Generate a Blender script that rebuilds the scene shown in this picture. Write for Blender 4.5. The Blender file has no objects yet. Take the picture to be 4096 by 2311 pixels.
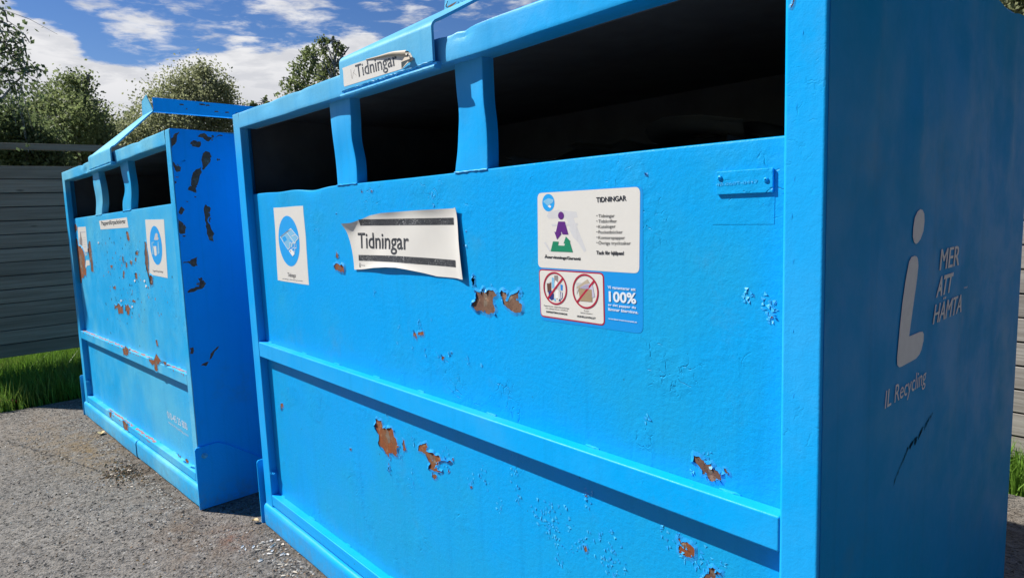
import bpy, bmesh, math, random
import numpy as np
from mathutils import Vector, Matrix

# ------------------------------------------------------------------ camera
sc = bpy.context.scene
COL = sc.collection
YAW, PITCH, ROLL = 0.85190, -0.12250, -0.03890
CAM = Vector((2.7244, -0.9532, 1.2964))
_cy, _sy, _cp, _sp = math.cos(YAW), math.sin(YAW), math.cos(PITCH), math.sin(PITCH)
_fw = Vector((-_sy*_cp, _cy*_cp, _sp)); _rt = Vector((_cy, _sy, 0)); _up = _rt.cross(_fw)
_r2 = _rt*math.cos(ROLL) + _up*math.sin(ROLL); _u2 = -_rt*math.sin(ROLL) + _up*math.cos(ROLL)
cam_d = bpy.data.cameras.new('camera'); cam = bpy.data.objects.new('camera', cam_d); COL.objects.link(cam)
cam.matrix_world = Matrix(((_r2.x, _u2.x, -_fw.x, CAM.x), (_r2.y, _u2.y, -_fw.y, CAM.y), (_r2.z, _u2.z, -_fw.z, CAM.z), (0, 0, 0, 1)))
cam_d.sensor_width = 36; cam_d.lens = 36*2645.26/4096
cam_d.clip_start = 0.05; cam_d.clip_end = 2000
sc.camera = cam

# ------------------------------------------------------------------ sun and sky
SUN_AZ = math.radians(34)          # light travels towards this angle from +x
SUN_EL = math.radians(45)
sun_d = bpy.data.lights.new('sun', 'SUN'); sun_d.energy = 5.0; sun_d.angle = math.radians(0.55); sun_d.color = (1, 0.955, 0.89)
sun = bpy.data.objects.new('sun', sun_d); COL.objects.link(sun)
_L = Vector((math.cos(SUN_AZ)*math.cos(SUN_EL), math.sin(SUN_AZ)*math.cos(SUN_EL), -math.sin(SUN_EL)))
sun.rotation_euler = _L.to_track_quat('-Z', 'Y').to_euler()
sun.location = (-5, -5, 8)
sc.view_settings.view_transform = 'Standard'; sc.view_settings.look = 'None'
sc.view_settings.gamma = 1; sc.view_settings.use_curve_mapping = False
sc.view_settings.exposure = 0.55
sc.render.engine = 'CYCLES'
try:
    sc.cycles.use_denoising = True
    sc.cycles.max_bounces = 8; sc.cycles.transparent_max_bounces = 8
except Exception: pass

# ---- traced shapes, in metres on the surfaces they belong to
D = {
'm1l': [(0.7668,1.6363),(0.7718,1.5937),(0.7798,1.5138),(0.7834,1.4233),(0.7863,1.3857)],
'm1r': [(0.9016,1.6176),(0.9051,1.5672),(0.8994,1.5276),(0.9031,1.497),(0.9121,1.4659),(0.9156,1.4149),(0.9126,1.3819)],
'm2l': [(1.4223,1.6309),(1.4259,1.5852),(1.4285,1.5614),(1.4318,1.5248),(1.4315,1.5139),(1.4247,1.4947),(1.4209,1.4676),(1.4145,1.4276),(1.4055,1.3948),(1.4032,1.3865)],
'm2r': [(1.5271,1.6369),(1.5292,1.569),(1.5282,1.5348),(1.5316,1.5032),(1.5323,1.4719),(1.532,1.4476),(1.5319,1.4126),(1.5305,1.3845)],
'c2m1l': [(0.715,1.594),(0.719,1.541),(0.737,1.469),(0.725,1.42),(0.693,1.357)],
'c2m1r': [(0.857,1.589),(0.893,1.528),(0.899,1.48),(0.884,1.419),(0.841,1.358)],
'c2m2l': [(1.338,1.605),(1.368,1.529),(1.393,1.481),(1.369,1.446),(1.316,1.406),(1.31,1.357)],
'c2m2r': [(1.488,1.605),(1.501,1.555),(1.512,1.491),(1.495,1.425),(1.47,1.362)],
'stA': [(0.2642,1.3295),(0.5239,1.3296),(0.5231,1.3056),(0.5275,1.2242),(0.5229,1.0546),(0.249,1.056),(0.2517,1.1096),(0.2639,1.2486)],
'news_outer': [(0.3073,1.2199),(0.4095,1.2519),(0.4684,1.2186),(0.4319,1.201),(0.3689,1.1752)],
'news_dark': [(0.324,1.2178),(0.3508,1.2248),(0.3677,1.2114),(0.3378,1.2019)],
'news_dark2': [(0.3876,1.2149),(0.4147,1.2007),(0.4035,1.1983),(0.3893,1.2094)],
'news_lines': [[(0.3073,1.2199),(0.4095,1.2519),(0.4684,1.2186),(0.4308,1.201)],[(0.3073,1.2199),(0.3689,1.1752),(0.3927,1.1847)],[(0.3702,1.2384),(0.4308,1.201)],[(0.3135,1.2223),(0.3706,1.2402),(0.409,1.2496)],[(0.4113,1.2252),(0.4416,1.2298)],[(0.3845,1.1845),(0.3871,1.1981),(0.3962,1.2027),(0.4062,1.1984),(0.4032,1.1827)],[(0.4063,1.185),(0.4089,1.1984),(0.4195,1.203),(0.4294,1.1987),(0.4275,1.1831)],[(0.4315,1.1988),(0.4393,1.2033),(0.4433,1.1967),(0.443,1.1812),(0.4277,1.1843)],[(0.4078,1.1783),(0.4169,1.1841),(0.4293,1.1787),(0.4272,1.1676),(0.4144,1.1706)]],
'booklet': [(0.3763,1.1708),(0.3998,1.1792),(0.4261,1.162),(0.4053,1.1513)],
'bk_dot': [(0.3856,1.1706),(0.391,1.173),(0.3959,1.1702),(0.3898,1.1666)],
'signtop': [(0.8291,1.2666),(0.8756,1.2681),(0.9395,1.2793),(0.9875,1.2889),(1.0576,1.2947),(1.1598,1.2968),(1.2332,1.2982),(1.4038,1.2996),(1.4122,1.3021)],
'signbot': [(0.8694,1.1245),(0.9192,1.1275),(0.9986,1.1362),(1.0682,1.1411),(1.12,1.1421),(1.165,1.1396),(1.25,1.1328),(1.31,1.1265),(1.3933,1.1265),(1.4291,1.1252)],
'signleft': [(0.8491,1.2589),(0.8592,1.2508),(0.8678,1.232),(0.8692,1.2024),(0.8663,1.1618),(0.8694,1.1245)],
'bar1': [(0.9207,1.2782),(1.3965,1.2767),(1.3969,1.2595),(0.9128,1.2599)],
'bar2t': [(0.9007,1.1709),(1.0282,1.1732),(1.1005,1.1745),(1.2121,1.1736),(1.3977,1.1716)],
'bar2b': [(0.8999,1.1535),(1.0261,1.156),(1.0985,1.1566),(1.2102,1.1553),(1.397,1.1541)],
'logo_small': [[(0.9041,1.1443),(0.9079,1.1444),(0.9066,1.1385),(0.9096,1.1364),(0.9093,1.1343),(0.9027,1.134)],[(0.9046,1.1475),(0.9078,1.1476),(0.9076,1.1457),(0.9043,1.1456)]],
'c_base': [(1.6934,1.3262),(1.9727,1.3266),(1.9681,1.0524),(1.691,1.0505)],
'c_white': [(1.696,1.3242),(1.9667,1.3246),(1.9618,1.1658),(1.6903,1.1657)],
'c_red': [(1.6921,1.1626),(1.8761,1.1628),(1.8758,1.0576),(1.6932,1.0584)],
'c_redin': [(1.6948,1.1599),(1.8728,1.1598),(1.8729,1.0604),(1.6953,1.0614)],
'circ1': (1.7404,1.1233,0.0354,0.0346),
'circ2': (1.8264,1.1231,0.036,0.0348),
'slash1': [(1.7632,1.1452),(1.718,1.1006)],
'slash2': [(1.8499,1.1448),(1.8041,1.1001)],
'circ_icon': (1.728,1.3032,0.0182,0.018),
'head': (1.764,1.2758,0.0083,0.0079),
'purple': [(1.7555,1.2637),(1.7744,1.2633),(1.7834,1.237),(1.7665,1.2373),(1.7639,1.2444),(1.7615,1.2394),(1.7643,1.2387),(1.7507,1.2265),(1.7433,1.2425),(1.7478,1.2421)],
'green': [(1.7385,1.2225),(1.755,1.2222),(1.7527,1.2142),(1.7712,1.2138),(1.7736,1.2188),(1.7692,1.2185),(1.7763,1.2331),(1.7899,1.2224),(1.7865,1.2231),(1.7947,1.2012),(1.7307,1.2015)],
'icon_n': [[(1.7117,1.3063),(1.7285,1.3126),(1.7446,1.3087),(1.7411,1.3031),(1.7261,1.2967)],[(1.7261,1.2955),(1.7311,1.2988),(1.7365,1.2952),(1.7331,1.2919)]],
'smudge': [[(1.7218,1.2749),(1.7272,1.284),(1.7549,1.288),(1.8074,1.2824),(1.81,1.2713),(1.7855,1.2694),(1.7541,1.2699),(1.7282,1.2702)],[(1.7793,1.2695),(1.7979,1.2715),(1.8315,1.2054),(1.8255,1.2019),(1.7937,1.2404)],[(1.7109,1.2191),(1.716,1.2215),(1.7301,1.2031),(1.7267,1.2007)],[(1.7342,1.2586),(1.8096,1.2603),(1.8109,1.2559),(1.7373,1.254)],[(1.7848,1.2493),(1.8063,1.2515),(1.8082,1.2227),(1.7964,1.2315)]],
'packs': [('brown',[(1.7159,1.1328),(1.73,1.1354),(1.7291,1.1148),(1.7173,1.1134)]),('ltgrey',[(1.7159,1.1328),(1.727,1.1377),(1.7308,1.136),(1.7221,1.1324)]),('ltblue',[(1.7313,1.1465),(1.7382,1.1452),(1.7385,1.1243),(1.731,1.1227)]),('grey',[(1.7387,1.1501),(1.7506,1.15),(1.7498,1.1371),(1.7393,1.1354)]),('dark',[(1.7392,1.1502),(1.7499,1.1507),(1.7491,1.1493),(1.7414,1.1489)]),('white2',[(1.7411,1.1409),(1.7485,1.137),(1.7497,1.1272),(1.7402,1.12)]),('navy',[(1.7198,1.1153),(1.7293,1.1182),(1.7367,1.1109),(1.7354,1.0992),(1.7283,1.0968),(1.7215,1.1009)]),('ltgrey',[(1.7476,1.1326),(1.7575,1.1337),(1.7576,1.1168),(1.7478,1.1183)]),('blue2',[(1.7567,1.1331),(1.7634,1.1319),(1.7622,1.1193),(1.757,1.1211)]),('white2',[(1.7417,1.1201),(1.7512,1.1197),(1.751,1.0988),(1.7468,1.0963),(1.7408,1.0996)]),('navy',[(1.7553,1.1167),(1.762,1.116),(1.7615,1.104),(1.7561,1.1001)]),('white2',[(1.7575,1.1157),(1.7601,1.1157),(1.7596,1.1039),(1.7574,1.1026)]),('ltblue',[(1.7368,1.1021),(1.7414,1.1025),(1.7416,1.0956),(1.7365,1.0965)]),('tan',[(1.7433,1.1026),(1.7479,1.103),(1.747,1.0996),(1.7439,1.0999)]),('navy',[(1.7516,1.1016),(1.7558,1.1008),(1.7552,1.0964),(1.7511,1.0972)]),('ltgrey',[(1.8025,1.1391),(1.8175,1.1395),(1.81,1.129),(1.8024,1.1146)]),('tan2',[(1.8026,1.1296),(1.8331,1.148),(1.8384,1.1402),(1.827,1.1301),(1.8028,1.1274)]),('lilac',[(1.8093,1.1284),(1.8272,1.1374),(1.8453,1.1406),(1.8515,1.1136),(1.8444,1.1117),(1.8442,1.1276)]),('tan',[(1.8079,1.1278),(1.8442,1.1276),(1.8441,1.1031),(1.8112,1.1025)]),('lilac2',[(1.81,1.1287),(1.8272,1.1359),(1.8369,1.137),(1.8353,1.1285)])],
'plate': [(2.1251,1.3406),(2.2219,1.341),(2.2219,1.3041),(2.1242,1.3037)],
'rivets': [(2.1316,1.3305),(2.211,1.3233)],
'outline': [(2.1196,1.2965),(2.2229,1.2968),(2.2223,1.2551),(2.1148,1.2553)],
'flst': [(0.9643,1.7055),(1.0331,1.7052),(1.1313,1.7021),(1.2248,1.6946),(1.2568,1.6909),(1.3149,1.6803),(1.3281,1.662),(1.2988,1.6585),(1.2729,1.6493),(0.971,1.654),(0.9676,1.6583),(0.9684,1.6983)],
'flroll': [(1.1044,1.7036),(1.1747,1.6982),(1.2248,1.695),(1.2569,1.6913),(1.315,1.6809)],
'flmark': [[(1.0139,1.694),(1.0148,1.6728),(1.0191,1.668)],[(1.0191,1.668),(1.0257,1.6801),(1.0349,1.6903)],[(1.0279,1.6825),(1.044,1.6725)]],
'sdot': [(0.384,1.265),(0.396,1.263),(0.405,1.256),(0.408,1.243),(0.404,1.225),(0.39,1.211),(0.376,1.205),(0.367,1.204),(0.357,1.208),(0.35,1.218),(0.351,1.234),(0.356,1.25),(0.369,1.261)],
'sbody': [(0.363,1.183),(0.374,1.181),(0.38,1.176),(0.384,1.164),(0.379,1.138),(0.363,1.087),(0.349,1.039),(0.403,1.039),(0.42,1.037),(0.427,1.031),(0.427,1.019),(0.417,1.003),(0.408,0.996),(0.389,0.991),(0.316,0.99),(0.305,0.991),(0.295,0.997),(0.293,1.01),(0.301,1.06),(0.309,1.101),(0.32,1.138),(0.327,1.156),(0.336,1.175),(0.347,1.182)],
'scr': [[(0.5,0.864),(0.473,0.849),(0.453,0.835),(0.413,0.837),(0.398,0.829),(0.368,0.829),(0.382,0.839),(0.435,0.851),(0.459,0.858)],[(0.368,0.831),(0.339,0.824),(0.315,0.814),(0.303,0.786),(0.308,0.785),(0.32,0.81),(0.35,0.822)]],
'g_label': [(0.165,1.296),(0.403,1.294),(0.392,1.136),(0.287,1.134),(0.248,1.155),(0.215,1.173),(0.152,1.178),(0.155,1.237)],
'g_bottle': [(0.229,1.265),(0.246,1.264),(0.248,1.233),(0.264,1.211),(0.251,1.173),(0.215,1.173),(0.171,1.186),(0.182,1.212),(0.214,1.233)],
'g_scrap': [(0.306,1.078),(0.404,1.081),(0.408,1.049),(0.322,1.043),(0.302,1.03),(0.277,1.035)],
'g_scrap2': [(0.286,1.133),(0.315,1.134),(0.313,1.105),(0.287,1.114)],
'g_word': [(0.767,1.32),(1.381,1.32),(1.392,1.266),(0.783,1.268)],
'g_st': [(1.708,1.298),(2.004,1.29),(1.981,1.017),(1.714,1.026),(1.693,1.036)],
'g_c': (1.8455,1.1705,0.0965,0.0905),
'g_shapes': [[(1.823,1.197),(1.834,1.206),(1.852,1.225),(1.873,1.23),(1.89,1.224),(1.888,1.208),(1.901,1.206),(1.888,1.196)],[(1.78,1.186),(1.827,1.188),(1.826,1.184),(1.794,1.181),(1.798,1.128),(1.774,1.125)],[(1.804,1.167),(1.851,1.167),(1.847,1.124),(1.83,1.119),(1.812,1.123)],[(1.881,1.188),(1.896,1.188),(1.894,1.133),(1.859,1.126)]],
'texts': [('Tidningar',(0.3476,1.075),(0.4205,1.075),(0.3466,1.0899),'1','black',0),('samt kataloger, reklam och övriga trycksaker',(0.2946,1.0631),(0.4747,1.0638),(0.2949,1.0673),'1','greytext',0),('Tidningar',(0.9009,1.1923),(1.1848,1.1936),(0.9017,1.238),'1','worn',0.012),('IL Recycling',(0.9115,1.1387),(0.9367,1.1386),(0.912,1.1424),'1','greytext',0),('TIDNINGAR',(1.8611,1.2998),(1.935,1.3007),(1.8608,1.3094),'1','black',0.02),('Tidningar',(1.8656,1.2703),(1.906,1.2704),(1.8655,1.2765),'1','black',0),('•',(1.86,1.2721),(1.8634,1.2722),(1.86,1.2747),'1','black',0),('Tidskrifter',(1.8652,1.2599),(1.9112,1.2603),(1.8652,1.2661),'1','black',0),('•',(1.8596,1.2617),(1.863,1.2617),(1.8597,1.2642),'1','black',0),('Kataloger',(1.8649,1.2495),(1.9082,1.2505),(1.8648,1.2557),'1','black',0),('•',(1.8593,1.2512),(1.8627,1.2513),(1.8594,1.2538),'1','black',0),('Pocketböcker',(1.8646,1.239),(1.9245,1.2395),(1.8645,1.2452),'1','black',0),('•',(1.859,1.2407),(1.8624,1.2408),(1.8591,1.2433),'1','black',0),('Kontorspapper',(1.8643,1.2285),(1.93,1.2288),(1.8642,1.2347),'1','black',0),('•',(1.8587,1.2302),(1.8621,1.2303),(1.8588,1.2328),'1','black',0),('Övriga trycksaker',(1.864,1.218),(1.9433,1.2187),(1.8639,1.2242),'1','black',0),('•',(1.8584,1.2196),(1.8618,1.2198),(1.8584,1.2222),'1','black',0),('Tack för hjälpen!',(1.858,1.1986),(1.9267,1.1992),(1.8579,1.2056),'1','black',0.03),('ÅtervinningsGaranti',(1.7114,1.1869),(1.8151,1.1857),(1.7114,1.1928),'1','black',0.03),('Papperskassar, pappersförpackningar',(1.7053,1.0825),(1.7805,1.0822),(1.7051,1.0856),'1','black',0),('och wellpapp lämnas i behållaren',(1.7098,1.0772),(1.7762,1.0777),(1.7096,1.08),'1','black',0),('PAPPERSFÖRPACKNINGAR',(1.7115,1.0691),(1.7747,1.0691),(1.7115,1.0729),'1','black',0.03),('Kuvert',(1.8216,1.0816),(1.8349,1.0817),(1.8215,1.0847),'1','black',0),('lämnas hemma i',(1.8118,1.077),(1.8449,1.0772),(1.8117,1.0799),'1','black',0),('HUSHÅLLSAVFALLET',(1.8018,1.0682),(1.8523,1.0685),(1.8018,1.072),'1','black',0.03),('Vi garanterar att',(1.8854,1.1327),(1.9535,1.1327),(1.885,1.1385),'1','white',0.02),('100%',(1.8877,1.1079),(1.9543,1.1087),(1.8876,1.1277),'1','white',0.03),('av det papper du',(1.8853,1.099),(1.9529,1.0989),(1.8852,1.1037),'1','white',0.02),('lämnar återvinns.',(1.8856,1.0896),(1.9585,1.0897),(1.8855,1.0954),'1','white',0.02),('www.återvinningsgaranti.se',(1.8852,1.0722),(1.9549,1.0721),(1.885,1.0752),'1','white',0.02),('40-060T-0417',(2.1248,1.318),(2.1974,1.3194),(2.126,1.3228),'1','paint',0),('Tidningar',(1.0432,1.6671),(1.2544,1.6625),(1.0392,1.7004),'1f','worn',0.012),('MER',(0.504,1.144),(0.624,1.144),(0.511,1.184),'1s','faded',0.03),('ATT',(0.489,1.094),(0.581,1.095),(0.502,1.131),'1s','faded',0.03),('HÄMTA',(0.477,1.042),(0.655,1.043),(0.488,1.079),'1s','faded',0.03),('™',(0.663,1.087),(0.688,1.087),(0.666,1.093),'1s','faded',0),('IL Recycling',(0.243,0.93),(0.447,0.933),(0.247,0.961),'1s','faded',0),('Pappersförpackningar',(0.825,1.292),(1.354,1.29),(0.818,1.316),'2','black',0.02),('Pappersförpackningar',(1.76,1.042),(1.924,1.041),(1.757,1.052),'2','greytext',0),('010-45 25 800',(1.776,0.31),(2.072,0.304),(1.767,0.344),'2','faded2',0.008),('www.ilrecycling.com',(1.777,0.283),(2.073,0.273),(1.775,0.295),'2','faded2',0)],
'tn': [2,4,30,31,32,36,37,38,39,41],
'chips1': [[(1.4601,1.1385),(1.4645,1.1345),(1.4656,1.122),(1.4645,1.116),(1.4586,1.1097),(1.4542,1.1137),(1.4538,1.1272)],[(1.4667,1.1006),(1.4759,1.0983),(1.4839,1.098),(1.492,1.1011),(1.4977,1.1073),(1.501,1.0984),(1.5075,1.098),(1.513,1.1033),(1.5235,1.1057),(1.5349,1.1056),(1.5433,1.0997),(1.5486,1.0952),(1.5376,1.0895),(1.5334,1.0826),(1.5327,1.0727),(1.5374,1.0666),(1.5401,1.0594),(1.5338,1.0506),(1.5223,1.0496),(1.5168,1.0441),(1.5078,1.0457),(1.4963,1.0488),(1.486,1.052),(1.4725,1.0499),(1.4592,1.0538),(1.4474,1.0605),(1.4537,1.0704),(1.4648,1.0738),(1.4709,1.0844),(1.4701,1.092)],[(1.5668,1.1086),(1.5792,1.1039),(1.5883,1.1037),(1.5822,1.0929),(1.5781,1.0854),(1.5852,1.0835),(1.5906,1.0927),(1.6042,1.1017),(1.6161,1.1057),(1.6293,1.1136),(1.623,1.1038),(1.6224,1.0928),(1.6265,1.083),(1.6355,1.0798),(1.6336,1.0656),(1.6252,1.0597),(1.6111,1.0588),(1.5936,1.0627),(1.5796,1.0695),(1.569,1.0758),(1.5671,1.0853),(1.5603,1.0937),(1.5608,1.101)],[(0.9411,0.6664),(0.9543,0.661),(0.9705,0.6645),(0.9756,0.6429),(0.9988,0.6431),(1.0267,0.6557),(1.0371,0.6489),(1.0393,0.6352),(1.0528,0.6243),(1.0589,0.6137),(1.0653,0.6052),(1.0542,0.5881),(1.0559,0.5703),(1.0318,0.57),(1.0053,0.5693),(1.0109,0.5521),(0.9962,0.5565),(0.9816,0.563),(0.9635,0.5752),(0.9411,0.5864),(0.9485,0.6135),(0.9342,0.627),(0.9216,0.6389),(0.9366,0.6465)],[(1.0868,0.6366),(1.0969,0.6311),(1.1001,0.612),(1.1044,0.6021),(1.086,0.5964),(1.0843,0.614)],[(1.1871,0.6418),(1.2145,0.6553),(1.2197,0.6424),(1.2122,0.631),(1.2381,0.6339),(1.2534,0.6285),(1.2725,0.6335),(1.2792,0.6223),(1.3145,0.6281),(1.3325,0.6312),(1.2708,0.6144),(1.2666,0.6021),(1.2538,0.5985),(1.2624,0.5896),(1.2858,0.5925),(1.2805,0.5854),(1.249,0.5802),(1.2299,0.5805),(1.2169,0.5787),(1.2283,0.5972),(1.2162,0.6053),(1.2073,0.6144),(1.1915,0.6199),(1.1682,0.6196),(1.1711,0.632)],[(1.2327,0.5756),(1.2574,0.5694),(1.2551,0.5611),(1.2435,0.5549),(1.2329,0.5604)],[(0.9944,0.5247),(1.003,0.5166),(0.9999,0.5063),(0.9906,0.5089)],[(1.3112,0.6071),(1.3196,0.6002),(1.3161,0.5947),(1.3087,0.5953)],[(1.334,0.6425),(1.3394,0.6439),(1.3401,0.6351),(1.3333,0.6342)],[(2.0772,0.8472),(2.0884,0.8465),(2.0976,0.8422),(2.1013,0.8365),(2.1121,0.8411),(2.1175,0.831),(2.1264,0.8285),(2.1326,0.8254),(2.1326,0.8171),(2.1246,0.8115),(2.1193,0.8107),(2.1157,0.8071),(2.1085,0.8084),(2.1039,0.8154),(2.0938,0.8151),(2.0939,0.821),(2.0874,0.8276),(2.0772,0.835)],[(2.1352,0.8384),(2.1404,0.8391),(2.1473,0.8312),(2.1473,0.8272),(2.1422,0.8273),(2.1378,0.8318)],[(2.0421,0.6807),(2.0461,0.6795),(2.049,0.6707),(2.0608,0.6769),(2.0705,0.6752),(2.0781,0.671),(2.0781,0.6569),(2.0703,0.6477),(2.0586,0.6467),(2.0507,0.6481),(2.0432,0.6488),(2.0439,0.6616),(2.047,0.67),(2.041,0.6749)],[(2.1062,0.6453),(2.1154,0.6499),(2.1227,0.6451),(2.1326,0.6457),(2.129,0.6391),(2.12,0.6371),(2.12,0.625),(2.0931,0.6136),(2.0931,0.6207),(2.1062,0.6331)],[(1.1774,0.963),(1.1928,0.9619),(1.1952,0.9553),(1.1927,0.941),(1.1872,0.9473),(1.1859,0.9553),(1.1799,0.9476),(1.1766,0.9553)],[(1.1971,0.9636),(1.2058,0.9687),(1.2264,0.9728),(1.231,0.9687),(1.2301,0.9595),(1.221,0.959),(1.2089,0.9592),(1.2005,0.9571)],[(1.3091,0.9147),(1.3222,0.9155),(1.3217,0.9099),(1.3137,0.9032),(1.3066,0.9077)],[(1.352,0.9329),(1.3574,0.9326),(1.357,0.9282),(1.3516,0.9274)],[(0.7224,1.1317),(0.7433,1.1396),(0.7668,1.1348),(0.7822,1.1383),(0.7988,1.1305),(0.7955,1.108),(0.7752,1.1113),(0.7518,1.1158),(0.7311,1.1206)],[(0.7494,1.1794),(0.76,1.1698),(0.7613,1.1586),(0.7517,1.1549),(0.7439,1.1637)],[(1.4598,1.1386),(1.4659,1.1293),(1.4628,1.1099),(1.4561,1.1116),(1.4536,1.1244)],[(0.9374,1.3627),(0.9468,1.3618),(0.9446,1.3567),(0.9367,1.3571)],[(0.9946,1.3642),(1.0042,1.3605),(1.0024,1.3538),(0.9927,1.3572)],[(0.762,1.301),(0.7727,1.3002),(0.7701,1.2953),(0.7642,1.2959)],[(1.4377,1.2444),(1.4432,1.2444),(1.4416,1.2417),(1.4382,1.2421)],[(2.2154,1.1119),(2.2194,1.1117),(2.2233,1.111),(2.2206,1.1075),(2.2154,1.1069)],[(1.9763,1.348),(1.9833,1.3468),(1.9838,1.3441),(1.9777,1.3445)],[(0.1767,0.5594),(0.1993,0.5639),(0.201,0.5456),(0.1802,0.5316),(0.1698,0.5429)],[(0.9963,0.5397),(1.0027,0.521),(0.9989,0.5071),(0.9894,0.5173)],[(0.7432,0.5199),(0.7589,0.5227),(0.7546,0.5101),(0.7447,0.5127)],[(1.4063,0.5859),(1.4162,0.5881),(1.4149,0.582),(1.4076,0.5798)],[(1.8106,0.6886),(1.8166,0.69),(1.8173,0.6856),(1.8104,0.6839)],[(1.8006,0.5725),(1.8082,0.5742),(1.8138,0.5608),(1.8091,0.5566)]],
'clus1': [(1.0034,0.6821,0.012,14),(1.0737,0.5831,0.02,16),(1.2491,0.5821,0.03,10),(1.3003,0.6372,0.03,26),(1.1399,0.6417,0.012,8),(1.1245,0.5269,0.03,16),(1.4653,0.6245,0.03,22),(1.4125,0.6091,0.02,12),(1.5828,0.6588,0.025,14),(1.592,0.6223,0.02,12),(1.5193,0.5725,0.02,12),(1.6977,0.6055,0.035,36),(1.6527,0.6031,0.03,20),(1.738,0.6191,0.03,14),(1.7028,0.5697,0.03,22),(1.7277,0.5289,0.03,26),(1.7681,0.5737,0.03,18),(1.8144,0.5789,0.03,22),(1.8755,0.5857,0.045,50),(1.8944,0.5633,0.03,20),(1.8208,0.6844,0.02,14),(2.0141,0.6706,0.02,12),(2.0894,0.6526,0.035,26),(2.0586,0.6458,0.02,14),(2.1263,0.6534,0.02,10),(2.1013,0.8482,0.015,8),(2.0694,0.8072,0.012,6),(2.1795,1.1405,0.012,14),(2.2124,1.1281,0.018,24),(2.2171,1.1132,0.012,8),(1.2083,0.9937,0.012,10),(1.1043,0.9731,0.006,4),(1.2693,1.0102,0.005,3),(1.3422,0.9239,0.008,6),(1.0847,0.9176,0.008,5),(1.1717,0.9184,0.008,5),(1.2311,0.9184,0.01,6),(1.2896,0.9186,0.01,6),(1.4208,0.9182,0.012,8),(1.4737,0.9169,0.006,4),(1.5239,1.1131,0.008,6),(1.6324,1.1076,0.006,6),(1.3004,1.3218,0.02,14),(0.974,1.063,0.012,8),(1.4395,1.2136,0.01,6),(1.9734,0.8917,0.008,8)],
'chips2': [[(0.08,1.318),(0.11,1.318),(0.159,1.297),(0.13,1.273),(0.078,1.261),(0.057,1.277)],[(0.065,1.226),(0.116,1.222),(0.138,1.18),(0.214,1.172),(0.286,1.133),(0.29,1.073),(0.277,1.035),(0.293,1.014),(0.27,0.969),(0.215,0.974),(0.15,0.959),(0.107,0.921),(0.046,0.919),(0.039,0.975),(0.058,1.089)],[(0.444,1.197),(0.492,1.2),(0.497,1.158),(0.5,1.125),(0.501,1.076),(0.498,1.019),(0.512,1.007),(0.429,1.013),(0.435,1.063),(0.412,1.109),(0.405,1.149)],[(1.339,1.242),(1.385,1.238),(1.396,1.201),(1.367,1.194),(1.344,1.207)],[(1.207,1.114),(1.234,1.108),(1.241,1.077),(1.219,1.072),(1.204,1.095)],[(1.272,1.08),(1.3,1.078),(1.294,1.051),(1.26,1.052)],[(1.359,1.093),(1.406,1.093),(1.386,1.066),(1.358,1.079)],[(1.462,1.108),(1.488,1.106),(1.481,1.087),(1.455,1.09)],[(1.439,1.027),(1.474,1.024),(1.471,0.992),(1.435,0.994)],[(1.662,1.187),(1.692,1.189),(1.696,1.156),(1.694,1.06),(1.69,1.026),(1.75,1.014),(1.745,0.978),(1.688,0.976),(1.66,1.035),(1.636,1.083),(1.65,1.144)],[(0.928,1.059),(0.987,1.056),(0.978,1.046),(0.929,1.049)],[(1.203,1.033),(1.222,1.031),(1.21,0.991),(1.186,0.993)],[(1.484,1.141),(1.547,1.143),(1.521,1.121),(1.481,1.122)],[(0.939,0.831),(1.037,0.843),(1.124,0.837),(1.113,0.786),(1.009,0.778),(1.0,0.811),(0.927,0.803)],[(1.174,0.843),(1.237,0.851),(1.281,0.829),(1.21,0.784),(1.167,0.81)],[(1.331,0.878),(1.395,0.879),(1.386,0.865),(1.335,0.864)],[(0.929,0.943),(1.0,0.942),(1.002,0.922),(0.945,0.925)],[(1.691,0.7),(1.719,0.697),(1.731,0.667),(1.703,0.664)],[(1.697,1.023),(1.754,1.015),(1.738,0.978),(1.686,0.968)],[(1.22,1.116),(1.245,1.111),(1.225,1.077),(1.203,1.088)]],
'clus2': [(1.391,1.129,0.05,30),(0.871,1.053,0.04,18),(1.458,0.951,0.05,30),(1.279,0.903,0.05,24),(1.05,0.82,0.03,12),(0.784,1.186,0.03,10),(1.472,0.837,0.02,8)],
'railrust': [[(1.154,0.6),(1.277,0.606),(1.262,0.568),(1.164,0.556)],[(1.648,0.598),(1.949,0.62),(1.922,0.597),(1.796,0.587),(1.795,0.555),(1.742,0.554),(1.742,0.584),(1.665,0.584)],[(0.66,0.147),(0.73,0.16),(0.713,0.108),(0.675,0.109)],[(0.979,0.147),(1.109,0.157),(1.088,0.107),(1.004,0.105)],[(1.98,0.177),(2.039,0.184),(2.026,0.171)],[(2.091,0.174),(2.146,0.182),(2.134,0.169)]],
'railtop': [[0.097,0.642],[0.646,1.13],[1.213,1.652],[1.695,1.944],[1.964,2.219]],
'railtop2': [[0.605,1.151],[1.212,1.583]],
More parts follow.
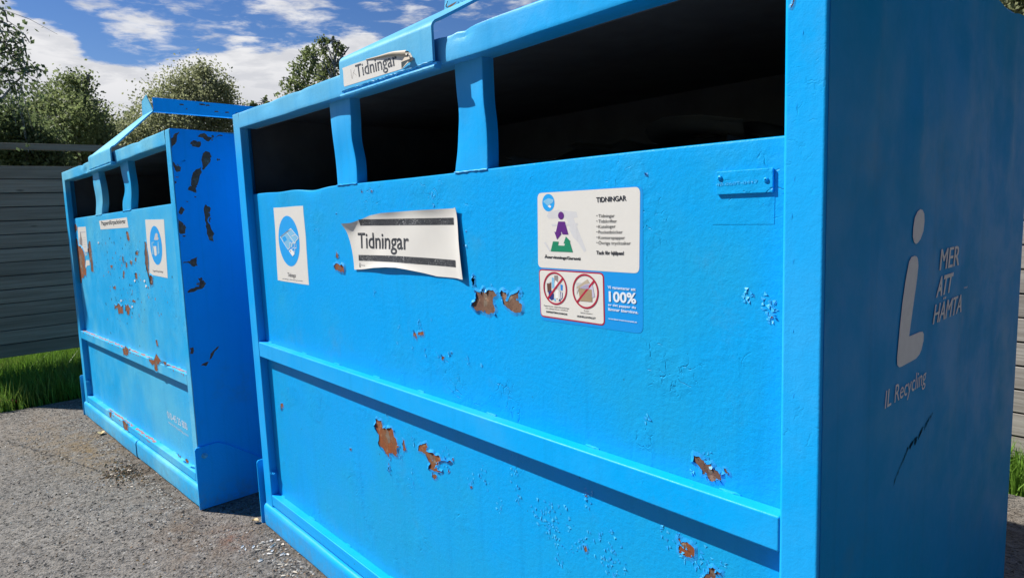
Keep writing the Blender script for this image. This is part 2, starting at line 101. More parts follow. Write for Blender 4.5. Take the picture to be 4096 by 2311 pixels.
'chips2s': [[(-0.003,1.65),(0.003,1.621),(0.018,1.64),(0.035,1.651),(0.023,1.611),(-0.001,1.577),(-0.006,1.584)],[(0.125,1.638),(0.149,1.652),(0.17,1.638),(0.205,1.65),(0.231,1.64),(0.214,1.62),(0.181,1.631),(0.161,1.619),(0.143,1.633)],[(0.084,1.605),(0.095,1.619),(0.122,1.615),(0.116,1.593),(0.092,1.594)],[(0.142,1.572),(0.173,1.57),(0.158,1.546),(0.156,1.527),(0.144,1.5),(0.124,1.499),(0.125,1.537)],[(0.192,1.586),(0.206,1.587),(0.188,1.487),(0.184,1.489)],[(0.113,1.501),(0.115,1.461),(0.095,1.43),(0.089,1.399),(0.061,1.412),(0.076,1.456),(0.094,1.491)],[(0.008,1.529),(0.017,1.511),(0.03,1.504),(0.045,1.531),(0.029,1.487),(0.016,1.485),(0.004,1.511)],[(-0.004,1.44),(0.009,1.444),(0.01,1.436),(-0.002,1.425)],[(0.011,1.464),(0.021,1.463),(0.019,1.458),(0.011,1.459)],[(0.175,1.386),(0.192,1.384),(0.202,1.345),(0.187,1.36)],[(0.246,1.391),(0.269,1.389),(0.255,1.385)],[(-0.007,1.388),(-0.0,1.388),(-0.003,1.356),(-0.008,1.358)],[(0.14,1.351),(0.151,1.349),(0.138,1.291),(0.13,1.287),(0.135,1.252),(0.142,1.189),(0.126,1.197),(0.118,1.252),(0.117,1.303),(0.124,1.338)],[(0.023,1.335),(0.032,1.32),(0.018,1.303),(0.01,1.313)],[(0.004,1.279),(0.022,1.263),(0.031,1.247),(0.025,1.223),(0.0,1.226)],[(0.015,1.214),(0.031,1.209),(0.023,1.205)],[(-0.005,1.192),(0.003,1.188),(0.0,1.169),(-0.005,1.173)],[(0.041,1.362),(0.052,1.359),(0.048,1.354)],[(0.078,1.382),(0.087,1.38),(0.083,1.373)],[(0.016,1.1),(0.037,1.101),(0.064,1.115),(0.062,1.079),(0.041,1.08),(0.032,1.093),(0.016,1.093)],[(0.064,1.022),(0.077,1.023),(0.09,0.999),(0.084,0.986),(0.025,0.967),(0.027,0.976),(0.065,0.988)],[(0.006,0.722),(0.019,0.723),(0.015,0.696),(0.005,0.7)],[(0.091,0.685),(0.113,0.705),(0.125,0.71),(0.097,0.67),(0.082,0.654)],[(0.045,0.637),(0.064,0.648),(0.082,0.654),(0.067,0.633)]],
'base_kink': (1.309,0.096),
'trees': {'A':[[-7.0,0.6,3.01,0.17,900],[-7.35,0.53,2.87,0.23,1500],[-6.85,0.63,2.7,0.21,1400],[-7.09,0.36,2.71,0.23,1500],[-7.44,0.79,2.63,0.23,1500],[-6.6,0.42,2.51,0.26,2200],[-7.42,0.3,2.54,0.26,2200],[-7.09,0.63,2.4,0.23,1800],[-7.34,0.87,2.47,0.15,900],[-7.13,0.44,2.24,0.3,2600],[-6.77,0.17,2.17,0.3,2600],[-7.29,0.76,2.23,0.23,1500],[-7.37,0.05,2.34,0.3,2600],[-7.2,-0.13,2.2,0.34,2600],[-7.6,0.04,2.09,0.3,2000],[-7.18,0.26,1.97,0.3,2000],[-7.14,0.52,1.97,0.3,2000],[-7.31,0.18,2.73,0.15,700],[-7.2,-0.33,2.31,0.45,2600],[-6.97,0.73,3.11,0.0,1],[-7.07,0.86,2.22,0.15,700]],'A2':[[-5.57,-0.21,2.37,0.17,900],[-5.78,-0.1,2.28,0.19,1300],[-5.6,-0.27,2.15,0.22,1600],[-5.58,-0.01,2.14,0.19,1300],[-5.6,-0.45,2.29,0.29,1500],[-5.58,0.1,1.96,0.19,1300],[-5.62,-0.21,1.96,0.22,1600]],'C':[[-9.44,2.87,3.8,0.15,500],[-9.69,2.85,3.66,0.27,1300],[-9.25,2.96,3.59,0.25,1000],[-9.78,2.62,3.57,0.25,1100],[-9.4,3.2,3.47,0.2,900],[-9.96,2.46,3.41,0.29,1500],[-9.58,2.75,3.29,0.39,2600],[-9.67,3.14,3.25,0.34,2000],[-9.75,2.22,3.12,0.34,2000],[-9.41,2.43,2.92,0.39,2600],[-10.15,1.98,2.9,0.29,1500],[-9.6,2.88,2.88,0.39,2400],[-9.93,1.69,2.66,0.34,1800],[-9.83,2.12,2.66,0.39,2200],[-9.45,3.26,3.01,0.25,900],[-9.99,1.53,2.41,0.34,1500],[-9.74,2.52,2.58,0.39,2000],[-9.55,3.1,2.67,0.29,1200],[-9.68,3.72,3.25,0.15,250],[-9.91,1.89,2.42,0.39,1600]],'Dd':[[-20.51,4.11,4.52,0.2,250],[-20.58,3.96,4.26,0.27,400],[-20.67,3.63,4.1,0.27,400],[-20.68,3.73,3.81,0.36,600],[-20.54,4.21,4.11,0.32,500],[-20.75,3.46,3.66,0.27,400]],'E':[[-5.05,3.06,3.42,0.05,90],[-5.29,3.04,3.39,0.1,260],[-5.03,3.15,3.32,0.08,220],[-5.2,2.85,3.23,0.12,420],[-5.28,3.16,3.22,0.14,560],[-5.05,3.21,3.12,0.09,240],[-5.28,2.75,3.08,0.14,480],[-5.37,3.05,3.04,0.17,760],[-5.36,2.64,2.94,0.14,420],[-5.3,2.83,2.82,0.2,700],[-5.13,3.13,2.91,0.14,450],[-5.39,2.67,2.73,0.2,500],[-5.22,3.03,2.7,0.2,500],[-5.02,3.32,2.94,0.17,400]],'S':[[-8.29,3.43,3.16,0.1,160],[-8.35,3.34,3.04,0.14,260],[-8.28,3.52,3.01,0.14,260]],'F':[[1.24,6.23,2.85,0.14,900],[1.34,6.28,2.74,0.23,1500],[1.19,6.19,3.0,0.26,1500],[1.38,6.24,2.96,0.34,1500],[1.29,6.3,2.55,0.23,900],[1.0,6.12,3.1,0.2,900]],'B':{'D':6.5,'twigs':[[[-3.58,-0.65,2.85],[-3.67,-0.45,2.86],[-3.57,-0.35,2.8],[-3.67,-0.22,2.75],[-3.58,-0.21,2.68]],[[-3.62,-0.67,2.66],[-3.59,-0.44,2.74],[-3.68,-0.31,2.76],[-3.58,-0.25,2.71],[-3.71,-0.22,2.58],[-3.63,-0.23,2.45]],[[-3.7,-0.65,2.2],[-3.66,-0.44,2.43],[-3.72,-0.3,2.57],[-3.6,-0.24,2.63]],[[-3.7,-0.65,2.2],[-3.68,-0.41,2.27],[-3.75,-0.31,2.4],[-3.63,-0.25,2.46],[-3.72,-0.16,2.51],[-3.61,-0.11,2.48]],[[-3.76,-0.55,2.44],[-3.61,-0.39,2.66],[-3.59,-0.31,2.69],[-3.7,-0.26,2.64],[-3.62,-0.25,2.52]],[[-3.54,-0.5,2.97],[-3.55,-0.39,2.92],[-3.65,-0.33,2.9],[-3.57,-0.33,2.81]],[[-3.67,-0.49,2.37],[-3.74,-0.37,2.47],[-3.63,-0.3,2.48],[-3.62,-0.24,2.5]],[[-3.7,-0.5,2.21],[-3.76,-0.41,2.4],[-3.65,-0.35,2.4],[-3.75,-0.28,2.39],[-3.66,-0.28,2.32]],[[-3.74,-0.48,2.55],[-3.62,-0.4,2.58],[-3.71,-0.34,2.62],[-3.6,-0.29,2.64]],[[-3.67,-0.45,2.86],[-3.58,-0.39,2.78],[-3.69,-0.35,2.72],[-3.61,-0.35,2.62]]]}},
'skycurve': [(88.35,15.08),(84.64,14.46),(83.61,13.98),(82.73,13.15),(81.35,12.65),(80.23,12.02),(79.53,11.49),(78.14,11.42),(76.05,11.56),(74.35,11.91),(72.93,12.52),(71.37,12.42),(69.67,13.39),(68.25,13.01),(66.17,13.36),(63.24,13.99),(61.26,14.21),(58.9,13.68),(55.3,12.43),(49.09,11.71),(40.75,11.68)],
'skyblobs': [(76.3,13.91,1.63,0.83,0.9),(77.02,14.76,1.09,0.48,0.45),(75.05,13.33,1.74,0.57,0.5),(73.69,15.29,1.74,0.54,0.4),(72.57,14.53,1.96,0.54,0.4),(70.62,14.83,1.3,0.65,0.35),(79.9,15.16,0.87,0.48,0.5),(66.31,16.2,2.39,0.7,0.95),(65.06,15.37,1.52,0.76,0.6),(75.3,12.46,1.96,0.43,0.5),(72.15,13.52,2.61,0.48,0.35),(76.62,12.37,1.09,0.3,0.35),(56.1,16.26,2.39,0.65,0.5),(57.19,15.17,1.3,0.65,0.35),(69.15,15.26,1.52,0.48,0.3),(71.61,13.64,0.87,0.3,0.3),(50.89,17.74,4.35,1.3,0.5)]
}
# ------------------------------------------------------------------ node helpers
class NT:
    def __init__(s, tree): s.t = tree; s.n = tree.nodes; s.l = tree.links
    def add(s, typ, **kw):
        nd = s.n.new(typ)
        for k, v in kw.items():
            if k == 'inp':
                for a, b in v.items():
                    if isinstance(b, bpy.types.NodeSocket): s.l.new(b, nd.inputs[a])
                    else: nd.inputs[a].default_value = b
            else: setattr(nd, k, v)
        return nd
    def m(s, op, a, b=0.0, c=None, clamp=False):
        nd = s.add('ShaderNodeMath', operation=op, use_clamp=clamp)
        for i, x in enumerate((a, b, c)):
            if x is None: continue
            if isinstance(x, bpy.types.NodeSocket): s.l.new(x, nd.inputs[i])
            else: nd.inputs[i].default_value = x
        return nd.outputs[0]
    def mix(s, f, a, b, mode='MIX'):
        nd = s.add('ShaderNodeMix', data_type='RGBA', blend_type=mode)
        for i, x in ((0, f), (6, a), (7, b)):
            if isinstance(x, bpy.types.NodeSocket): s.l.new(x, nd.inputs[i])
            elif i == 0: nd.inputs[i].default_value = x
            else: nd.inputs[i].default_value = (*x[:3], 1)
        return nd.outputs[2]
    def noise(s, vec, scale, detail=3, rough=.5, dist=0.0):
        nd = s.add('ShaderNodeTexNoise', inp={'Scale': scale, 'Detail': detail, 'Roughness': rough, 'Distortion': dist})
        if vec is not None: s.l.new(vec, nd.inputs['Vector'])
        return nd.outputs['Fac']
    def mapv(s, vec, scale=(1, 1, 1), loc=(0, 0, 0)):
        nd = s.add('ShaderNodeMapping', inp={'Scale': scale, 'Location': loc}); s.l.new(vec, nd.inputs['Vector']); return nd.outputs[0]
    def ramp(s, f, a, b, lo=0.0, hi=1.0, smooth=True):
        nd = s.add('ShaderNodeMapRange', clamp=True); nd.interpolation_type = 'SMOOTHSTEP' if smooth else 'LINEAR'
        s.l.new(f, nd.inputs[0]); nd.inputs[1].default_value = a; nd.inputs[2].default_value = b
        nd.inputs[3].default_value = lo; nd.inputs[4].default_value = hi
        return nd.outputs[0]
    def bump(s, h, strength=1.0, dist=.001, normal=None):
        nd = s.add('ShaderNodeBump', inp={'Strength': strength, 'Distance': dist}); s.l.new(h, nd.inputs['Height'])
        if normal is not None: s.l.new(normal, nd.inputs['Normal'])
        return nd.outputs[0]

def new_mat(name):
    m = bpy.data.materials.new(name); m.use_nodes = True; t = NT(m.node_tree)
    b = t.n['Principled BSDF']; return m, t, b

def simple(name, col, rough=.55, spec=.4, var=.12, scale=40, bump=.0003):
    m, t, b = new_mat(name); tc = t.add('ShaderNodeTexCoord').outputs['Object']
    n = t.noise(tc, scale, 4, .6)
    t.l.new(t.mix(n, tuple(c*(1-var) for c in col), tuple(min(1, c*(1+var)) for c in col)), b.inputs['Base Color'])
    b.inputs['Roughness'].default_value = rough; b.inputs['Specular IOR Level'].default_value = spec
    t.l.new(t.bump(t.noise(tc, scale*6, 2), .6, bump), b.inputs['Normal'])
    return m

def paint(name, base, faded, fade=.5, rough=.38, seed=0.0, crack=1.0, dirt=.0, wave=.004, peel=1.0, topk=None, spec=.15, topx=0, fine=1.0):
    m, t, b = new_mat(name); tc = t.add('ShaderNodeTexCoord').outputs['Object']
    v = t.mapv(tc, (1, 1, 1), (seed, seed*.7, seed*1.3))
    sep = t.add('ShaderNodeSeparateXYZ', inp={0: tc})
    lo = t.noise(v, 1.7, 5, .6, .3)
    hi = t.noise(v, 9, 6, .65)
    f = t.m('ADD', t.m('MULTIPLY', t.ramp(lo, .38, .66), fade), t.m('MULTIPLY', t.ramp(hi, .4, .75), fade*.35), clamp=True)
    # weathering is strongest on the upper frame, which stands in rain and sun
    top = t.m('MULTIPLY', t.ramp(sep.outputs[2], 1.48, 1.76), fade*.75 if topk is None else topk)
    if topx: top = t.m('MULTIPLY', top, t.ramp(sep.outputs[0], 1.75, 1.35, .10, 1))
    f = t.m('ADD', f, top, clamp=True)
    col = t.mix(f, base, faded)
    sv = t.mapv(v, (38, 38, 1.1)); st = t.noise(sv, 1.0, 4, .6)
    col = t.mix(t.ramp(st,   .50, .78, 0, .26), col, tuple(c*.72 for c in base))
    low = t.m('MULTIPLY', t.ramp(sep.outputs[2], .14, .0), .35 + dirt)
    col = t.mix(t.m('MULTIPLY', low, t.ramp(t.noise(v, 22, 5, .7), .35, .7)), col, (.16, .19, .19))
    gr = t.noise(v, 3.1, 8, .72)
    col = t.mix(t.ramp(gr, .56, .80, 0, .30+dirt), col, (.10, .26, .34))
    spk = t.add('ShaderNodeTexVoronoi', feature='DISTANCE_TO_EDGE', inp={'Scale': 1.0})
    # cracks of the old paint coat, in patches
    dv = t.add('ShaderNodeVectorMath', operation='ADD'); t.l.new(v, dv.inputs[0])
    fine_k = fine
    nz = t.add('ShaderNodeTexNoise', inp={'Scale': 30.0, 'Detail': 3.0}); t.l.new(v, nz.inputs['Vector'])
    sc1 = t.add('ShaderNodeVectorMath', operation='SCALE', inp={0: nz.outputs['Color'], 'Scale': .035}); t.l.new(sc1.outputs[0], dv.inputs[1])
    vor = t.add('ShaderNodeTexVoronoi', feature='DISTANCE_TO_EDGE', inp={'Scale': 34.0}); t.l.new(dv.outputs[0], vor.inputs['Vector'])
    line = t.ramp(vor.outputs['Distance'], .0, .055, 1, 0)
    patch = t.ramp(t.noise(v, 4.2, 4, .6), .54, .66)
    brk = t.ramp(t.noise(v, 55, 3, .6), .48, .58)
    cr = t.m('MULTIPLY', t.m('MULTIPLY', line, patch), brk)
    col = t.mix(t.m('MULTIPLY', cr, .30*crack), col, tuple(c*.35 for c in base))
    # pin-prick chips
    pv = t.add('ShaderNodeTexVoronoi', feature='F1', inp={'Scale': 16.0, 'Randomness': 1.0}); t.l.new(v, pv.inputs['Vector'])
    pin = t.m('MULTIPLY', t.ramp(pv.outputs['Distance'], .03, .055, 1, 0), t.ramp(t.noise(v, 7, 3), .53, .6))
    col = t.mix(t.m('MULTIPLY', pin, .7*peel), col, (.02, .06, .10))
    t.l.new(col, b.inputs['Base Color'])
    t.l.new(t.ramp(hi, .3, .75, rough-.07, rough+.16), b.inputs['Roughness'])
    b.inputs['Specular IOR Level'].default_value = spec
    fin = t.noise(v, 420, 3, .6); mid = t.noise(v, 95, 4, .65)
    h = t.m('ADD', t.m('MULTIPLY', fin, .28), t.m('MULTIPLY', mid, .9))
    h = t.m('ADD', h, t.m('MULTIPLY', t.m('MULTIPLY', t.noise(v, 48, 5, .7), patch), 1.6*crack))
    h = t.m('SUBTRACT', h, t.m('MULTIPLY', cr, 1.0*crack))
    nrm = t.bump(t.noise(v, 1.9, 2, .5), 1.0, wave)
    nrm = t.bump(h, .8*fine, .0013, nrm)
    t.l.new(nrm, b.inputs['Normal'])
    return m

BL1 = (.0, .355, .83); FD1 = (.012, .35, .62)
M = {}
M['paint'] = paint('blue_paint', BL1, FD1, .60, .36, 0, 1.0)
M['paint_frame'] = paint('blue_frame_paint', (.0, .385, .88), (.17, .50, .68), .12, .36, 3.3, .35, wave=.006, topk=.8, topx=1, fine=.6)
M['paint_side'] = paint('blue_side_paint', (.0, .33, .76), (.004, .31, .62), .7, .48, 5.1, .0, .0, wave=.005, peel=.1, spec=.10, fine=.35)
M['paint2'] = paint('blue_paint_worn', (.012, .40, .80), (.09, .47, .70), .75, .42, 7.7, .9, .05)
M['paint2_frame'] = paint('blue_frame_paint_worn', (.012, .41, .80), (.16, .54, .74), .8, .42, 9.1, .7, .05)
M['paint2_side'] = paint('blue_side_paint_worn', (.0, .42, 1.0), (.0, .40, .98), .5, .45, 11.0, .0, .0, peel=.4, spec=.2)
M['dark'] = simple('dark_shade_lining', (.11, .115, .125), .85, .15, .4, 8)  # dark colour that stands in for shade inside the containers and behind fence gaps
M['tile'] = simple('sticker_white', (.70, .68, .625), .45, .4, .03, 30, .0002)
M['white2'] = simple('print_white', (.80, .80, .78), .5, .4, .03)
M['black'] = simple('print_black', (.012, .013, .02), .5, .4, .2)
M['greytext'] = simple('print_thin_grey', (.10, .11, .13), .55, .4, .2)
M['faded'] = simple('faded_white_lettering', (.84, .84, .82), .6, .3, .10, 60)
M['faded2'] = simple('faded_pale_lettering', (.56, .66, .76), .6, .3, .15, 90)
M['white'] = simple('print_clear_white', (.72, .78, .82), .5, .4, .05)
M['blue2'] = simple('print_blue', (.02, .22, .62), .5); M['cyan'] = simple('print_cyan', (.004, .34, .80), .45, .4, .05)
M['cyan2'] = simple('sticker_blue_film', (.001, .29, .74), .32, .5, .04, 20, .0001)
M['purple'] = simple('print_purple', (.10, .01, .19), .5); M['green'] = simple('print_green', (.003, .22, .11), .5)
M['red'] = simple('print_red', (.40, .008, .04), .5); M['navy'] = simple('print_navy', (.02, .03, .20), .5)
M['brown'] = simple('print_brown', (.12, .05, .035), .5, .4, .3); M['tan'] = simple('print_tan', (.36, .26, .15), .55, .4, .12); M['tan2'] = simple('print_pale_tan', (.46, .38, .28), .55)
M['lilac'] = simple('print_lilac', (.50, .48, .60), .5); M['lilac2'] = simple('print_lilac_shade', (.36, .33, .46), .5)
M['ltgrey'] = simple('print_light_grey', (.52, .52, .52), .5); M['grey'] = simple('print_grey', (.27, .24, .23), .5, .4, .3)
M['smudge'] = simple('print_faint_grey', (.60, .60, .60), .5, .4, .05); M['ltblue'] = simple('print_light_blue', (.20, .48, .70), .5, .4, .15)
M['paper_back'] = simple('sticker_backing', (.42, .36, .27), .5, .4, .1, 50)

def worn_print():
    m, t, b = new_mat('scuffed_black_print'); tc = t.add('ShaderNodeTexCoord').outputs['Object']
    n = t.noise(tc, 260, 5, .75); n2 = t.noise(tc, 22, 4, .6); sp = t.noise(tc, 900, 2, .5)
    f = t.m('MAXIMUM', t.m('MULTIPLY', t.ramp(n, .56, .62), t.ramp(n2, .42, .62)), t.m('MULTIPLY', t.ramp(sp, .60, .66), .45))
    t.l.new(t.mix(f, (.016, .018, .024), (.55, .55, .54)), b.inputs['Base Color']); b.inputs['Roughness'].default_value = .5
    return m
M['worn'] = worn_print()

def rust_mat(name, a, b_, c):
    m, t, b = new_mat(name); tc = t.add('ShaderNodeTexCoord').outputs['Object']
    n = t.noise(tc, 60, 6, .7); n2 = t.noise(tc, 14, 3, .6)
    col = t.mix(t.ramp(n, .35, .65), a, b_); col = t.mix(t.ramp(n2, .5, .7, 0, .8), col, c)
    col = t.mix(t.ramp(t.noise(tc, 170, 5, .75), .54, .66, 0, .8), col, tuple(x*.28 for x in a)); col = t.mix(t.ramp(t.noise(tc, 38, 4, .7), .56, .64, 0, .7), col, tuple(min(1, x*1.7) for x in c))
    t.l.new(col, b.inputs['Base Color']); b.inputs['Roughness'].default_value = .8; b.inputs['Specular IOR Level'].default_value = .2
    t.l.new(t.bump(n, .8, .0012), b.inputs['Normal']); return m
M['rust'] = rust_mat('orange_rust_primer', (.27, .080, .024), (.21, .072, .03), (.20, .115, .06))
M['rust2'] = rust_mat('grey_brown_rust', (.17, .088, .06), (.125, .066, .045), (.21, .125, .08))
M['rust_dark'] = rust_mat('dark_rust', (.22, .105, .06), (.14, .075, .055), (.24, .13, .08))
M['undercoat'] = rust_mat('grey_undercoat', (.20, .14, .10), (.15, .115, .09), (.24, .18, .13))
M['pinkrust'] = rust_mat('scraped_pink_primer', (.36, .19, .16), (.30, .15, .12), (.33, .22, .22))
M['pale_highlight'] = simple('pale_highlight_paint', (.04, .45, .85), .35, .6, .2, 90, .002)  # lighter, glossier blue for highlights on flakes, also the raised plate figures
M['flake'] = simple('peeled_paint_flake', (.01, .33, .80), .35, .6, .3, 80, .0006)
M['flake2'] = simple('peeled_worn_flake', (.03, .40, .74), .4, .6, .3, 80, .0006)
M['pin'] = simple('bare_steel_glint', (.75, .75, .75), .25, .8, .05)

# ------------------------------------------------------------------ mesh helpers
class MB:
    """collects faces of several materials into one mesh"""
    def __init__(s): s.v = []; s.f = []; s.mi = []; s.mats = []; s.sm = []
    def slot(s, m):
        if m not in s.mats: s.mats.append(m)
        return s.mats.index(m)
    def face(s, pts, m, smooth=False):
        k = len(s.v); s.v += [tuple(p) for p in pts]; s.f.append(tuple(range(k, k+len(pts)))); s.mi.append(s.slot(m)); s.sm.append(smooth)
    def mesh(s, verts, faces, m, smooth=False):
        k = len(s.v); s.v += [tuple(p) for p in verts]
        i = s.slot(m)
        for f in faces: s.f.append(tuple(k+a for a in f)); s.mi.append(i); s.sm.append(smooth)
    def bm(s, b, m, smooth=False):
        b.verts.ensure_lookup_table(); b.verts.index_update()
        s.mesh([v.co[:] for v in b.verts], [[v.index for v in f.verts] for f in b.faces], m, smooth); b.free()
    def box(s, x0, x1, y0, y1, z0, z1, m, bev=0.0, seg=2, smooth=False):
        b = bmesh.new(); bmesh.ops.create_cube(b, size=1)
        for v in b.verts: v.co = Vector((x0 if v.co.x < 0 else x1, y0 if v.co.y < 0 else y1, z0 if v.co.z < 0 else z1))
        if bev: bmesh.ops.bevel(b, geom=b.edges[:], offset=bev, segments=seg, profile=.5, affect='EDGES')
        s.bm(b, m, bool(bev) or smooth)
    def prism(s, outline, fn, th, m, bev=0):
        """outline: 2d points, fn(a,b,d) -> 3d, d runs 0..th"""
        n = len(outline); a = [fn(p[0], p[1], 0) for p in outline]; b = [fn(p[0], p[1], th) for p in outline]
        s.mesh(a+b, [tuple(range(n)), tuple(range(2*n-1, n-1, -1))] + [(i, n+i, n+(i+1) % n, (i+1) % n) for i in range(n)], m)
    def grid(s, P, m, smooth=True):
        r, c = len(P), len(P[0]); s.mesh([p for row in P for p in row], [(i*c+j, i*c+j+1, (i+1)*c+j+1, (i+1)*c+j) for i in range(r-1) for j in range(c-1)], m, smooth)
    def tube(s, path, rad, m, n=8, smooth=True, cap=True):
        P = [Vector(p) for p in path]; R = rad if isinstance(rad, (list, tuple)) else [rad]*len(P); rows = []
        for i, p in enumerate(P):
            d = (P[min(i+1, len(P)-1)]-P[max(i-1, 0)]).normalized()
            a = d.cross(Vector((0, 0, 1)));  a = a.normalized() if a.length > 1e-3 else Vector((1, 0, 0)); b = d.cross(a).normalized()
            rows.append([tuple(p + (a*math.cos(2*math.pi*k/n) + b*math.sin(2*math.pi*k/n))*R[i]) for k in range(n+1)])
        s.grid(rows, m, smooth)
        if cap:
            s.face(rows[0][:-1], m); s.face(rows[-1][:-1][::-1], m)
    def obj(s, name, parent=None, **kw):
        me = bpy.data.meshes.new(name); me.from_pydata(s.v, [], s.f)
        for m in s.mats: me.materials.append(m)
        me.polygons.foreach_set('material_index', s.mi); me.polygons.foreach_set('use_smooth', s.sm); me.update()
        if any(s.sm):
            try: me.set_sharp_from_angle(angle=math.radians(40))
            except Exception: pass
        o = bpy.data.objects.new(name, me); COL.objects.link(o)
        if any(s.sm) and len(s.f) < 20000:
            wn = o.modifiers.new('weighted_normals', 'WEIGHTED_NORMAL'); wn.keep_sharp = True; wn.weight = 90
        if parent is not None: o.parent = parent
        for k, v in kw.items(): o[k] = v
        return o

def thing(name, label, cat, loc=(0, 0, 0), rot=(0, 0, 0), group=None):
    o = bpy.data.objects.new(name, None); COL.objects.link(o); o.location = loc; o.rotation_euler = rot
    o['label'] = label; o['category'] = cat; o.empty_display_size = .2
    if group: o['group'] = group
    return o

# text -> flat outline mesh, mapped into a plane by three points (baseline left, baseline right, cap-height left)
_txt = {}
def text_mesh(s, bold=0.0):
    k = (s, bold)
    if k in _txt: return _txt[k]
    def conv(st):
        c = bpy.data.curves.new('lettering_curve', 'FONT'); c.body = st; c.size = 1; c.offset = bold; c.resolution_u = 3
        o = bpy.data.objects.new('lettering_curve', c); COL.objects.link(o)
        dg = bpy.context.evaluated_depsgraph_get(); me = bpy.data.meshes.new_from_object(o.evaluated_get(dg))
        V = [(v.co.x, v.co.y) for v in me.vertices]; F = [tuple(p.vertices) for p in me.polygons]
        bpy.data.objects.remove(o); bpy.data.curves.remove(c); bpy.data.meshes.remove(me)
        return V, F
    V, F = conv(s)
    cap = max(v[1] for v in conv('H')[0])
    _txt[k] = (V, F, cap, min(v[0] for v in V), max(v[0] for v in V)); return _txt[k]

def put_text(mb, spec, fn):
    s, BL, BR, TL, plane, mat, bold = spec
    if 'M' in s and bold:      # widening the outline breaks the sharp notch of this letter: lay it down three times instead
        for k, sh in enumerate((-.4, .4, 0)):
            dx = (BR[0]-BL[0])/max(1, len(s))*bold*sh*2.2; dz = (BR[1]-BL[1])/max(1, len(s))*bold*sh*2.2
            mv = lambda p: (p[0]+dx, p[1]+dz)
            V, F, cap, x0, x1 = text_mesh(s, 0.0); out = []
            for x, y in V:
                u = (x-x0)/(x1-x0); w = y/cap; B0, B1, T0 = mv(BL), mv(BR), mv(TL)
                p = fn(B0[0]+(B1[0]-B0[0])*u+(T0[0]-B0[0])*w, B0[1]+(B1[1]-B0[1])*u+(T0[1]-B0[1])*w)
                out.append((p[0]+.00005*k, p[1], p[2]))
            mb.mesh(out, F, M[mat])
        return
    V, F, cap, x0, x1 = text_mesh(s, bold)
    if s == '•': cap = max(v[1] for v in V); 
    out = []
    for x, y in V:
        u = (x-x0)/(x1-x0); w = y/cap
        out.append(fn(BL[0]+(BR[0]-BL[0])*u+(TL[0]-BL[0])*w, BL[1]+(BR[1]-BL[1])*u+(TL[1]-BL[1])*w))
    mb.mesh(out, F, M[mat])

def frac(pts, depth, amp, rnd):
    for _ in range(depth):
        out = []
        for i, p in enumerate(pts):
            q = pts[(i+1) % len(pts)]; dx, dy = q[0]-p[0], q[1]-p[1]; L = math.hypot(dx, dy); t = rnd.uniform(.38, .62); o = rnd.uniform(-amp, amp)
            out += [p, (p[0]+dx*t-dy*o, p[1]+dy*t+dx*o)] if L > .0015 else [p]
        pts = out
    return pts
def area(p): return sum(p[i][0]*p[(i+1) % len(p)][1]-p[(i+1) % len(p)][0]*p[i][1] for i in range(len(p)))/2

def chip(mb, pts, fn, rustm, paintm, rnd, lift=1.0):
    """bare patch with a raised, partly curled paint rim. fn(a,b,d): d = distance out of the surface"""
    A = area(pts)
    if A < 0: pts = pts[::-1]; A = -A
    size = math.sqrt(A); pts = frac(pts, 2, .16, rnd); n = len(pts)
    mb.face([fn(p[0], p[1], .0003) for p in pts], rustm)
    if size > .02:                                # remains of the grey undercoat inside the bare patch
        gx = sum(p[0] for p in pts)/len(pts); gy = sum(p[1] for p in pts)/len(pts)
        for _ in range(3):
            a_ = rnd.uniform(0, 6.28); q_ = size*.18; bx_, by_ = gx+q_*math.cos(a_)*.7, gy+q_*math.sin(a_)*.7
            mb.face([fn(bx_+size*.11*rnd.uniform(.5, 1.3)*math.cos(.7*k), by_+size*.15*rnd.uniform(.5, 1.3)*math.sin(.7*k), .0005+.00002*_) for k in range(9)], M['undercoat'])
    w = min(.007, .18*size+.0015); h0 = min(.0024, .0005+.03*size)*lift; H = []; x = rnd.random()
    for i in range(n):
        x = .72*x+.28*rnd.random()*1.0; H.append(h0*(.5+ (3.6*max(0, x-.52)*2 if size > .012 else x)))
    inner, outer = [], []
    for i in range(n):
        p, a, c = pts[i], pts[i-1], pts[(i+1) % n]; tx, ty = c[0]-a[0], c[1]-a[1]; L = math.hypot(tx, ty) or 1; nx, ny = ty/L, -tx/L
        k = w*(.7+.6*rnd.random())
        inner.append(fn(p[0]-nx*.0006, p[1]-ny*.0006, .0003+H[i])); outer.append(fn(p[0]+nx*k, p[1]+ny*k, .0001))
    mb.mesh(inner+outer, [(i, (i+1) % n, n+(i+1) % n, n+i) for i in range(n)], paintm, True)
    # loose flakes standing on the rim
    for _ in range(int(min(10, size*260*lift))):
        i = rnd.randrange(n); p = pts[i]; a = rnd.uniform(0, 6.28); s = rnd.uniform(.003, .009); b = a+rnd.uniform(.5, 1.3)
        hh = rnd.uniform(.001, .005)
        mb.face([fn(p[0], p[1], .0008), fn(p[0]+s*math.cos(a), p[1]+s*math.sin(a), .0008), fn(p[0]+s*.8*math.cos((a+b)/2), p[1]+s*.8*math.sin((a+b)/2), hh), fn(p[0]+s*.7*math.cos(b), p[1]+s*.7*math.sin(b), hh*.4)], paintm)

